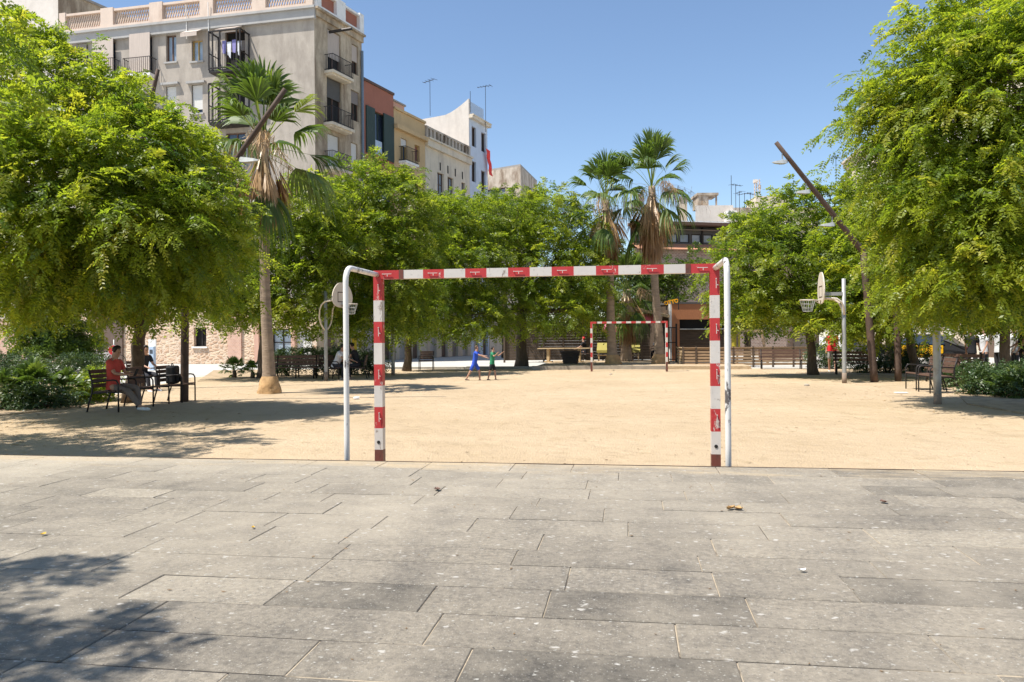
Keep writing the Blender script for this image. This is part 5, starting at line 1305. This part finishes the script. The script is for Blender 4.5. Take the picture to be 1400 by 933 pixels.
for i,(px,py,s,lab) in enumerate(((786,505,.10,'small stone on the sand left of the terrace kerb'),(835,512,.07,'small dark stone on the sand inside the far goal'),(1103,527,.08,'small dark stone on the sand near the right hoop'))):
    mb=MB(); mb.ball((0,0,0),(s,s*.7,s*.5),9,6); o=mb.build('stone',M['kerb'],smooth=True); o.location=G(px,py,.02); tag(o,lab,'stone')
# ------------------------------------------------------------------ people
def skin_body(name, V, E, rad, mt, parent, root_i=0, sub=1):
    me=bpy.data.meshes.new(name); me.from_pydata([tuple(v) for v in V],E,[]); o=bpy.data.objects.new(name,me); COL.objects.link(o)
    sk=o.modifiers.new('skin','SKIN'); sk.use_smooth_shade=True; sk.branch_smoothing=.3
    for i,r_ in enumerate(rad):
        d=me.skin_vertices[0].data[i]; d.radius=(r_,r_) if not hasattr(r_,'__len__') else r_; d.use_root=(i==root_i)
    ss=o.modifiers.new('sub','SUBSURF'); ss.levels=sub; ss.render_levels=sub
    dg=bpy.context.evaluated_depsgraph_get(); m2=bpy.data.meshes.new_from_object(o.evaluated_get(dg)); bpy.data.objects.remove(o)
    m2.name=name; m2.materials.clear(); m2.materials.append(mt)
    m2.polygons.foreach_set('use_smooth',[True]*len(m2.polygons))
    o=bpy.data.objects.new(name,m2); COL.objects.link(o); o.parent=parent; return o
def person(label, loc, rz, H, legs, arms, shirt, lower, hair, shoe='shoe_white', lean=0, seat=None, short=False, sleeve=.55, head_pitch=0, sex=1.0, group=None, stout=1.0, long_hair=False):
    """faces +x. legs: ((thigh, shin) pitch for left, right), arms: ((upper, fore, out) ...); angles in degrees, 0 = hanging down, + = forward"""
    k=H/1.75; t=thing('person',label,'person',loc,rz,group)
    def dirv(p,out=0): p=R(p); o=R(out); return Vector((math.sin(p)*math.cos(o), math.sin(o), -math.cos(p)*math.cos(o)))
    th=.43*k; sh=.42*k; hipw=.095*k
    feet=[]
    drop=max(th*math.cos(R(a))+sh*math.cos(R(b)) for a,b in legs)+.075*k
    pz=drop if seat is None else seat+.10*k
    pel=Vector((0,0,pz)); ln=R(lean); up_=Vector((math.sin(ln),0,math.cos(ln)))
    sp=pel+up_*.20*k; ch=pel+up_*.42*k; nk=pel+up_*.55*k+Vector((.01,0,0)); hp=R(lean*.5+head_pitch); hu=Vector((math.sin(hp),0,math.cos(hp)))
    h0=nk+hu*.08*k; h1=nk+hu*.155*k; h2=nk+hu*.225*k
    V=[pel,sp,ch,nk,h0,h1,h2]; E=[(0,1),(1,2),(2,3),(3,4),(4,5),(5,6)]; rad=[.10*k*stout,.092*k*stout,.095*k,.05*k,.062*k,(.078*k,.086*k),.07*k]
    fw=Vector((math.cos(hp),0,-math.sin(hp)))
    V.append(h0+fw*.085*k+hu*.045*k); E.append((4,len(V)-1)); rad.append(.014*k)      # nose
    TS=[]
    TR=[[pel-up_*-.02*k,pel-up_*.05*k],[(0,1)],[(.14*k*stout,.12*k*stout),(.135*k*stout,.115*k*stout)]]
    feet=[];hands=[]
    for s,(a,b) in zip((1,-1),legs):
        hip=pel+Vector((0,s*hipw,-.05*k)); kn=hip+dirv(a,s*3 if seat is None else s*7)*th; an=kn+dirv(b,0)*sh; i=len(V)
        toe=an+Vector((.15*k*math.cos(R(b*.35)),0,-.045*k+.10*k*math.sin(R(max(0,b*.5)))))
        V+= [hip,kn,an,toe]; E+=[(0,i),(i,i+1),(i+1,i+2),(i+2,i+3)]; rad+=[.082*k,.056*k,.038*k,.03*k]
        j=len(TR[0]); 
        if short: TR[0]+=[hip,hip.lerp(kn,.55),hip.lerp(kn,.95)]; TR[1]+=[(1,j),(j,j+1),(j+1,j+2)]; TR[2]+=[.10*k,.092*k,.088*k]
        else: TR[0]+=[hip,kn,kn.lerp(an,.5),kn.lerp(an,.93)]; TR[1]+=[(1,j),(j,j+1),(j+1,j+2),(j+2,j+3)]; TR[2]+=[.098*k,.074*k,.066*k,.055*k]
        feet.append((an,toe))
    for s,(a,b,out) in zip((1,-1),arms):
        shd=ch+up_*.055*k+Vector((0,s*.175*k,0)); el=shd+dirv(a,s*out)*.28*k; wr=el+dirv(b,s*out*.2)*.25*k; dd=(wr-el).normalized(); i=len(V)
        pm=wr+dd*.07*k
        V+=[shd,el,wr,pm]; E+=[(2,i),(i,i+1),(i+1,i+2),(i+2,i+3)]; rad+=[.052*k,.038*k,.026*k,(.034*k,.018*k)]
        sd=Vector((0,1,0)); 
        for q in range(4):
            f1=pm+dd*.045*k+sd*(q-1.5)*.021*k; f2=f1+(dd*.7+Vector((0,0,-.5))*(.6))*(.036+.008*(q in(1,2)))*k; n=len(V); V+=[f1,f2]; E+=[(i+3,n),(n,n+1)]; rad+=[.0085*k,.007*k]
        n=len(V); V+=[wr+dd*.03*k-sd*s*.035*k,wr+dd*.075*k-sd*s*.05*k]; E+=[(i+2,n),(n,n+1)]; rad+=[.011*k,.008*k]
        TS.append((shd,el))
        hands.append(pm)
    skin_body('body',V,E,rad,M['skin'],t)
    fw0=Vector((up_.z,0,-up_.x)); sm=MB(); ns=18; rg_=random.Random(int(H*1000)+len(label)); rings=[]
    for hgt,w_,d_,sh_ in ((-.10,.158,.128,0),(-.02,.158,.124,0),(.08,.146*stout**.5,.112*stout**.5,.004),(.20,.146,.112,.006),(.31,.160,.120,.008),(.40,.178,.122,.004),(.455,.178,.105,-.002),(.495,.14,.085,-.004),(.525,.085,.066,0),(.545,.062,.058,.004)):
        c_=pel+up_*hgt*k+fw0*sh_*k; w_*=(stout if hgt<.25 else 1); d_*=(stout if hgt<.25 else 1)
        rings.append([c_+Vector((0,1,0))*(math.copysign(abs(math.cos(2*math.pi*q/ns))**.85,math.cos(2*math.pi*q/ns))*w_*k)+fw0*(math.sin(2*math.pi*q/ns)*d_*k)+Vector((rg_.uniform(-1,1),rg_.uniform(-1,1),rg_.uniform(-1,1)))*.006*k for q in range(ns)])
    sm.add([v for r_ in rings for v in r_],[(i*ns+(q+1)%ns,i*ns+q,(i+1)*ns+q,(i+1)*ns+(q+1)%ns) for i in range(len(rings)-1) for q in range(ns)])
    for shd,el in TS:
        inn=shd.lerp(ch+up_*.03*k,.35); e1=shd.lerp(el,sleeve*.5); e2=shd.lerp(el,min(1,sleeve+.25))
        sm.tube([inn,shd+up_*.004*k,e1,e2],[.07*k,.069*k,.064*k,.062*k],12)
    so_=sm.build('shirt',M[shirt],t,smooth=True); sd_=so_.modifiers.new('s','SUBSURF'); sd_.levels=1; sd_.render_levels=1; skin_body('shorts' if short else 'trousers',*TR,M[lower],t)
    for an,toe in feet:
        mb=MB(); d=(toe-an); d.z=0; d.normalize(); sl=(toe-an).normalized(); c=an.lerp(toe,.45)+Vector((0,0,-.03*k)); s_=Vector((-d.y,d.x,0)); u_=sl.cross(s_)*-1
        u_=s_.cross(sl)*-1 if s_.cross(sl).z<0 else s_.cross(sl)
        o=len(mb.v); mb.ball((0,0,0),(.145*k,.048*k,.05*k),12,8); Mx=Matrix((sl,s_,u_)).transposed().to_4x4(); Mx.translation=c
        mb.v=[tuple(Mx@Vector(v)) if Vector(v).z>-.03*k else tuple(Mx@Vector((v[0],v[1],-.03*k))) for v in mb.v]; mb.build('shoe',M[shoe],t,smooth=True)
    # hair cap
    mb=MB(); mb.ball((0,0,0),(.098*k,.088*k,.105*k),14,9); hc=nk+hu*.165*k-fw*.014*k
    vs=[]
    for v in mb.v:
        v=Vector(v)
        if v.x>.03*k and v.z<.055*k: v=Vector((v.x*.45,v.y*.9,v.z*.8))
        if v.z<-.05*k and not long_hair: v.z=-.05*k; v.x*=.9;v.y*=.9
        vs.append(tuple(hc+fw*v.x+Vector((0,1,0))*v.y+hu*v.z))
    mb.v=vs; mb.build('hair',M[hair],t,smooth=True)
    for s in (1,-1):
        mb=MB(); mb.ball(h0+fw*.070*k+hu*.062*k+Vector((0,s*.030*k,0)),.010*k,6,4); mb.build('eye',M['hair_dark'],t)
    return t,hands
fc=-YAW
p,h=person('seated man in a red shirt with grey trousers and white shoes looking at his phone',up(A(155,16.1)),R(2),1.76,((88,8),(80,40)),((28,82,4),(30,86,2)),'shirt_red','trouser_brown','hair_dark',lean=2,seat=.44,head_pitch=24)
hh=(h[0]+h[1])/2; mb=MB(); mb.box((-.01,-.04,-.075),(.008,.04,.075)); ph=mb.build('phone',M['bag_black'],bevel=.004); tag(ph,'dark phone held by the seated man in red','phone'); ph.matrix_world=p.matrix_basis@Matrix.Translation(hh+Vector((.03,0,.05)))@Euler((0,R(25),0)).to_matrix().to_4x4()
person('dark dressed person sitting behind the leaning trunk',up(A(195,22.5)),R(-20),1.7,((88,4),(84,10)),((30,70,4),(30,75,4)),'shirt_black','trouser_dark','hair_dark',seat=.44,lean=10,head_pitch=15)
person('person in a white shirt bent over at the left basketball pole',up(A(459,27.9)),R(-12),1.74,((86,6),(84,-4)),((40,70,5),(46,66,5)),'shirt_white','trouser_dark','hair_dark',seat=.44,lean=28,head_pitch=10,shoe='shoe_dark')
person('dark dressed person with bare arms facing the sitter in white',up(A(490,28.3)),R(192),1.72,((88,5),(82,12)),((42,60,8),(36,74,8)),'shirt_black','trouser_dark','hair_dark',seat=.44,lean=18,head_pitch=12,sleeve=.3)
person('dark haired person sitting low behind the palm shrubs at far left',up(A(34,24)),R(30),1.7,((118,-28),(122,-22)),((30,60,4),(30,60,4)),'shirt_black','trouser_dark','hair_dark',seat=.06,lean=5,head_pitch=10)
person('boy in blue kit stepping right with his arm stretched out',up(A(649,26.6)),R(-8),1.24,((28,2),(-24,-30)),((52,72,-6),(62,84,6)),'cloth_blue','cloth_blue','hair_brown',lean=10,short=True,shoe='shoe_dark')
person('boy in a green shirt in front of the blue boy',up(A(673,26.9)),R(-12),1.16,((14,6),(-10,-16)),((55,128,24),(50,130,24)),'cloth_green','shirt_black','hair_dark',lean=4,short=True,shoe='shoe_dark')
person('man in a bright red shirt and grey shorts walking under the trees',up(A(1138,31.2)),R(-105),1.74,((12,2),(-10,-22)),((6,18,8),(-6,12,8)),'shirt_bright_red','shorts_grey','hair_dark',short=True,stout=1.15)
for i,(px,d,rz,H,sh,lab) in enumerate([(1329,27,60,1.66,'shirt_black','slim standing person in black beside the right tree group'),(1345,27.5,200,1.72,'shirt_white','standing person in white next to the one in black'),(1366,26,20,1.76,'shirt_white','standing person in white turned right towards the dark trunk'),
        (1388,25.5,185,1.74,'shirt_white','standing person in white close to the right edge'),(1399,24.5,170,1.82,'shirt_black','tall standing person in black at the right edge')]):
    person(lab,up(A(px,d)),R(rz),H,((4,0),(-3,-4)),((8,30,6),(12,55,6)),sh,'trouser_dark','hair_dark',group='people standing behind the right shrubs',shoe='shoe_dark')
p,h=person('person with a red cap sitting at the terrace table',up(A(800,42.5),.14),R(170),1.7,((86,3),(86,6)),((35,70,5),(35,70,5)),'shirt_black','trouser_dark','sign_red',seat=.44,lean=8)
chair('terrace chair of the person with the red cap',up(A(800.5,42.5),.14),R(170))
person('person in dark clothes among the terrace tables',up(A(900,43.5),.14),R(120),1.7,((86,3),(86,6)),((35,70,5),(35,70,5)),'shirt_white','trouser_dark','hair_dark',seat=.44,lean=8)
chair('terrace chair right of the right fan palm',up(A(900.5,43.5),.14),R(120))

# ------------------------------------------------------------------ palms
g='tall fan palms of the square'
palm('fan_palm','thick fan palm on the left with flared orange root and brown skirt',up(A(368.5,21.0)),P(360,192,21.0),.135,.27,1.8,32,64,1.9,3,g,True,6)
palm('fan_palm','left one of the two far fan palms behind the far goal',up(A(838,37.2),.14),P(828,274,37.2),.19,.36,1.95,25,80,2.9,5,g,True,9)
palm('fan_palm','taller right one of the two far fan palms behind the far goal',up(A(902.5,37.6),.14),P(891,255,37.6),.19,.38,2.25,26,90,3.2,9,g,True,11)
palm('fan_palm','short bushy palm with hanging brown leaves between the far palms',up(A(856,41.5),.14),P(857,396,41.5),.22,.3,1.7,34,80,2.6,12,g,False,3)

# ------------------------------------------------------------------ trees
TG='broadleaf trees around the square'
L1=px_lobes([(20,105,15.5,80,75),(88,120,15.5,62,62),(150,160,15,58,60),(180,215,14.5,78,70),(240,228,15,45,60),(258,278,15,44,52),(200,300,14,95,75),(292,325,15.2,34,42),(90,250,14,110,95),(0,230,14,90,110),(60,340,14,90,60),(150,362,15.2,95,40),(235,348,15.5,65,45),(-10,370,15,90,42),(262,378,16.2,38,28),(110,398,15.8,80,24),(215,395,16,60,24),(20,395,15.5,70,30),(300,360,16,36,30)])
tree('broadleaf_tree','big feathery tree filling the left side above the man in red','tree',A(178,18.2),P(195,440,17.4),.16,L1,TG,1750,13,6,.30,.085,.42,21,'leaf',.95,.45,.3,bottom=446)
cn=C2(-8.5,8.7); L2=[(cn.x-1.2,cn.y-.4,4.6,2.1,2.2,1.7),(cn.x,cn.y+1.2,5.4,1.9,2,1.6),(cn.x+.6,cn.y-.6,4.2,1.5,1.6,1.2),(cn.x-.2,cn.y+.2,3.6,1.6,1.8,.9)]
cn=C2(-3.85,1.02); L3=[(cn.x-.1,cn.y+.15,4.4,.75,.4,.5),(cn.x-1.2,cn.y+.5,5.0,1.1,.7,.8),(cn.x-.3,cn.y-.55,4.5,.8,.35,.5),(cn.x-1.3,cn.y-.6,4.6,1.1,.9,.9)]
tree('broadleaf_tree','tree standing on the paving left of the frame whose shadow falls on the slabs','tree',(cn.x-2.6,cn.y,0.3),(cn.x-1.8,cn.y,3.2),.12,L3,TG,95,12,5,.30,.10,.42,27,'leaf',.7,.5,.4,bottom=900)
tree('broadleaf_tree','tree off the left edge throwing its dappled shade on the sand','tree',C2(-10.6,9.0).to_3d(),C2(-10.3,9.0).to_3d()+Vector((0,0,2.6)),.15,L2,TG,330,12,5,.32,.11,.42,23,'leaf',.95,.45,.35,bottom=380)
R1=px_lobes([(1345,30,14.5,75,55),(1272,72,14.5,42,50),(1245,125,15,50,55),(1330,120,14,90,70),(1400,110,13.5,90,100),(1222,175,15.5,46,42),(1290,205,14.5,85,70),(1250,238,15.5,52,48),(1385,250,13.5,90,90),(1300,290,14.2,85,60),(1247,300,16,42,50),(1272,355,15.5,62,50),(1345,370,14,85,60),(1262,398,16.5,44,28),(1310,402,15.5,60,26),(1400,380,14,70,50)])
tree('broadleaf_tree','big feathery tree filling the right side behind the steel post','tree',A(1430,15.5),P(1412,400,15.2),.17,R1,TG,1500,13,6,.30,.085,.42,35,'leaf',.95,.45,.3,bottom=452)
tree('broadleaf_tree','dark trunked tree amid the people at the right edge','tree',A(1376,22.5),P(1372,430,22.5),.15,px_lobes([(1370,390,22.5,60,55),(1430,380,23,70,70),(1320,380,23,50,60),(1375,300,23,70,60),(1450,300,23,70,70),(1400,430,22.5,60,30)]),TG,650,11,5,.34,.12,.42,37,'leaf_mid',.95,bottom=468)
mid=dict(pairs=4,L=.36,leaf=.13,width=.44,clr=1.0,droop=.4,shell=.3)
R3=px_lobes([(1150,285,28,45,42),(1085,300,28,48,38),(1035,325,27.5,40,42),(1000,375,27.5,32,42),(1075,365,26.8,62,52),(1135,350,27,50,55),(1015,420,27.5,38,36),(1075,428,27,52,32),(1180,320,28,36,75),(1130,415,27.5,45,36)])
tree('broadleaf_tree','dense rounded tree beneath the inclined lamp arm','tree',A(1112,28.5),P(1105,430,28.3),.17,R3,TG,860,11,seed=41,bottom=455,mt='leaf_mid',**mid)
R4=px_lobes([(1142,440,25.2,24,34),(1180,400,25.5,36,48),(1215,430,26,34,30),(1190,350,26,32,40)])
tree('broadleaf_tree','low branched tree hanging over the man in bright red','tree',A(1252,28.5),P(1240,440,28),.16,R4,TG,380,11,seed=43,bottom=474,mt='leaf',**mid)
M1=px_lobes([(418,282,27.5,38,42),(392,335,28,48,45),(330,335,28,42,40),(315,395,27.5,45,42),(400,400,27.5,45,50),(355,425,28,40,28),(440,345,28,40,55),(290,420,28,38,30)])
tree('broadleaf_tree','bright tree right behind the left palm trunk','tree',A(358,29),P(360,430,29),.16,M1,TG,740,11,seed=51,bottom=450,mt='leaf_mid',**mid)
M2=px_lobes([(505,262,30,48,38),(552,278,30,34,42),(468,300,30.5,42,45),(515,330,29.5,62,50),(470,390,29.5,48,52),(545,385,29.3,48,48),(515,440,29.5,62,40),(450,440,30,44,34),(575,340,30.5,30,45)])
tree('broadleaf_tree','tall bright tree behind the left basketball hoop','tree',A(470,31.5),P(478,440,31),.18,M2,TG,880,11,seed=53,bottom=466,mt='leaf_mid',**mid)
M3=px_lobes([(602,300,35,42,34),(640,300,36,40,36),(600,360,34.5,46,48),(645,365,35,48,50),(590,425,34.5,44,46),(645,435,34.5,46,40),(560,435,34,30,34)])
tree('broadleaf_tree','thin trunked tree left of the playing boys','tree',A(556,34.5),P(562,440,34.5),.17,M3,TG,760,11,seed=55,bottom=466,mt='leaf_mid',**mid)
M4=px_lobes([(700,292,37,46,34),(748,288,37,44,34),(790,318,37,36,38),(690,350,36.5,52,50),(750,355,36.5,56,50),(800,375,37,36,46),(700,420,36.5,50,44),(765,428,36.5,52,42),(812,430,38,26,36),(660,440,36,40,30)])
tree('broadleaf_tree','broad bright tree in the middle with a thick dark trunk','tree',A(713,38.5),P(713,420,38),.28,M4,TG,960,11,seed=57,bottom=462,mt='leaf_mid',**mid)
far=dict(pairs=3,L=.45,leaf=.2,width=.5,clr=1.1,droop=.4,shell=.3)
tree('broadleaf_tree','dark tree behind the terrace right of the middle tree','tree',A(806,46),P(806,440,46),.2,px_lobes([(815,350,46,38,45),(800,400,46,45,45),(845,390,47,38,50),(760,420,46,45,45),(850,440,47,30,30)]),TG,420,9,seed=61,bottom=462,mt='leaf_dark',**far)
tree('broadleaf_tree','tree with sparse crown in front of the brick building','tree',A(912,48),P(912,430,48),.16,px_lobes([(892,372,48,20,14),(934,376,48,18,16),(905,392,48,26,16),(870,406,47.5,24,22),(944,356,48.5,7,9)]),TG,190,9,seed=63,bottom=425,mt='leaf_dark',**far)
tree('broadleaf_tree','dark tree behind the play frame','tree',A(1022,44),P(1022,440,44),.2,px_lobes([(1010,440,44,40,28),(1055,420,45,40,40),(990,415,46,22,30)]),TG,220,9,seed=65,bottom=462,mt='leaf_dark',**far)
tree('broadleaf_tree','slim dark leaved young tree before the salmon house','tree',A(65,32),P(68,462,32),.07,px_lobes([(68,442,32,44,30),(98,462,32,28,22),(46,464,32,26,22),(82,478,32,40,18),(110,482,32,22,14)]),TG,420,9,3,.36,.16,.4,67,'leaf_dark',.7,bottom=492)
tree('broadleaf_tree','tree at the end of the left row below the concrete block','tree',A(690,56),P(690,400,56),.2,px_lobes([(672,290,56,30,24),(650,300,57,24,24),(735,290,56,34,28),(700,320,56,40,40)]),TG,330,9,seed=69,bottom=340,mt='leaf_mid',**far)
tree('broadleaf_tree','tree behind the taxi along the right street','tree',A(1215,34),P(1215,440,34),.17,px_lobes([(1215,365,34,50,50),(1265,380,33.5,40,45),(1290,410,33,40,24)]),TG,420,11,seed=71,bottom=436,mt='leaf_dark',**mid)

tree('broadleaf_tree','dark tree close to the right street behind the standing people','tree',A(1345,31),P(1345,440,31),.17,px_lobes([(1320,400,31,50,50),(1380,400,31,55,55),(1430,420,31,50,50),(1350,340,31,60,60),(1300,430,31,34,26)]),TG,480,11,seed=73,bottom=462,mt='leaf_dark',**mid)

# ------------------------------------------------------------------ shrubs
SG='shrubs in the planting beds'
for i,(px,d,h,r_,n,lab) in enumerate([(44,17.2,.32,.68,44,'large fan leaved shrub with a short dark stem at the left bed'),(88,17.8,.22,.56,38,'fan leaved shrub in the middle of the left bed'),(6,16.8,.24,.58,38,'fan leaved shrub cut by the left edge'),(118,19.5,.22,.5,28,'bright small fan shrub behind the man in red'),(320,29.5,.25,.5,36,'dark fan shrub before the stone wall window'),(345,29.2,.2,.45,30,'dark fan shrub touching the left palm trunk'),(1385,17.6,.12,.5,32,'spiky shrub at the right edge of the right bed')]):
    fan_shrub('fan_shrub',lab,up(A(px,d),.03),h,r_,n,100+i,SG)
def bush(label,lst,n,seed,mt='shrub'): shrub('bush',label,'bush',px_lobes(lst),n,16,seed,SG,mt)
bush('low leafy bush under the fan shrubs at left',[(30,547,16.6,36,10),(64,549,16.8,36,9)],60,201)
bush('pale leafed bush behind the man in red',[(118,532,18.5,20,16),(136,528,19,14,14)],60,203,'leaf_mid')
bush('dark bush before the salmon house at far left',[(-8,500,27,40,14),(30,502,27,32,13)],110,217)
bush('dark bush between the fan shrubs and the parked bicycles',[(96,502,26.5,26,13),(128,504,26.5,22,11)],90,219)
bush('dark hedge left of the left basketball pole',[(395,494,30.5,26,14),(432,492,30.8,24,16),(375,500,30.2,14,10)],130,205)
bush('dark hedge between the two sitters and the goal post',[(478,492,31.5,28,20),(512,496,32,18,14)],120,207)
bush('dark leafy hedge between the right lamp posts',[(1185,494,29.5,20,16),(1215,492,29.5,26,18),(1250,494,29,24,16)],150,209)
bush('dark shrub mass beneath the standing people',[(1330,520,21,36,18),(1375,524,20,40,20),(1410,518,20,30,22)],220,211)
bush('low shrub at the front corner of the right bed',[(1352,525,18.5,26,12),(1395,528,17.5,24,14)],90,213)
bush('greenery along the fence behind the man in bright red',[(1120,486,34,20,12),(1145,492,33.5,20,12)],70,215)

# loose grit, twigs and fallen leaflets that nobody could count
def scatter(name,n,seed,place,size,mt):
    rg=np.random.default_rng(seed); V=[]
    for i in range(n):
        x,y,z=place(rg); a=rg.uniform(0,6.28); s=size*rg.uniform(.4,1.5); l=s*rg.uniform(.8,1.6); w=s*rg.uniform(.35,.7); c,t_=math.cos(a),math.sin(a); h=s*rg.uniform(.1,.45)
        V.append([(x-l*c,y-l*t_,z+.003),(x+w*t_,y-w*c,z+h),(x+l*c,y+l*t_,z+.004),(x-w*t_,y+w*c,z+h*.7)])
    V=np.array(V).reshape(-1,3); o=np_mesh(name,V,np.arange(len(V)).reshape(-1,4),np.zeros(n),M[mt]); return kind(o,'stuff')
def on_sand(rg):
    while True:
        y=6.1+28*rg.random()**1.7; x=rg.uniform(-12,8)
        if x>-12+max(0,(14-y))*0: return x,y,.006
scatter('sand_grit',1500,5,on_sand,.018,'litter_brown')
def under_left(rg):
    p=C2(-8.2+rg.normal(0,2.2),14.5+rg.normal(0,3.2)); return p.x,max(6.1,p.y),.008
scatter('fallen_leaflets',900,6,under_left,.026,'dry_leaf')
def under_right(rg):
    p=C2(10+rg.normal(0,1.8),17+rg.normal(0,3)); return p.x,max(6.1,p.y),.008
scatter('fallen_leaflets',500,7,under_right,.026,'dry_leaf')
def on_slabs(rg):
    return rg.uniform(-7,7),5.9-4.2*rg.random()**1.6,PZ
scatter('slab_grit',420,8,on_slabs,.007,'litter_brown')

# ------------------------------------------------------------------ light
sd=(r0*-math.cos(R(25))-f0*math.sin(R(25))).normalized(); el=R(62)
S=Vector((sd.x*math.cos(el),sd.y*math.cos(el),math.sin(el)))
sun=bpy.data.lights.new('sun','SUN'); sun.energy=4.3; sun.angle=R(.53); sun.color=(1,.955,.88)
so=bpy.data.objects.new('sun',sun); COL.objects.link(so); so.rotation_euler=(-S).to_track_quat('-Z','Y').to_euler()
w=bpy.data.worlds.new('World'); SC.world=w; w.use_nodes=True; nt=w.node_tree; bg=nt.nodes['Background']
sk=nt.nodes.new('ShaderNodeTexSky'); sk.sky_type='NISHITA'; sk.sun_disc=False; sk.sun_elevation=el; sk.sun_rotation=math.atan2(S.x,S.y); sk.air_density=1.0; sk.dust_density=.25; sk.ozone_density=2.6
nt.links.new(sk.outputs[0],bg.inputs[0]); bg.inputs[1].default_value=.095
vs=SC.view_settings; vs.view_transform='Standard'; vs.look='None'; vs.exposure=.92; vs.gamma=1; vs.use_curve_mapping=False
SC.cycles.max_bounces=8; SC.cycles.transparent_max_bounces=4; SC.cycles.use_denoising=True
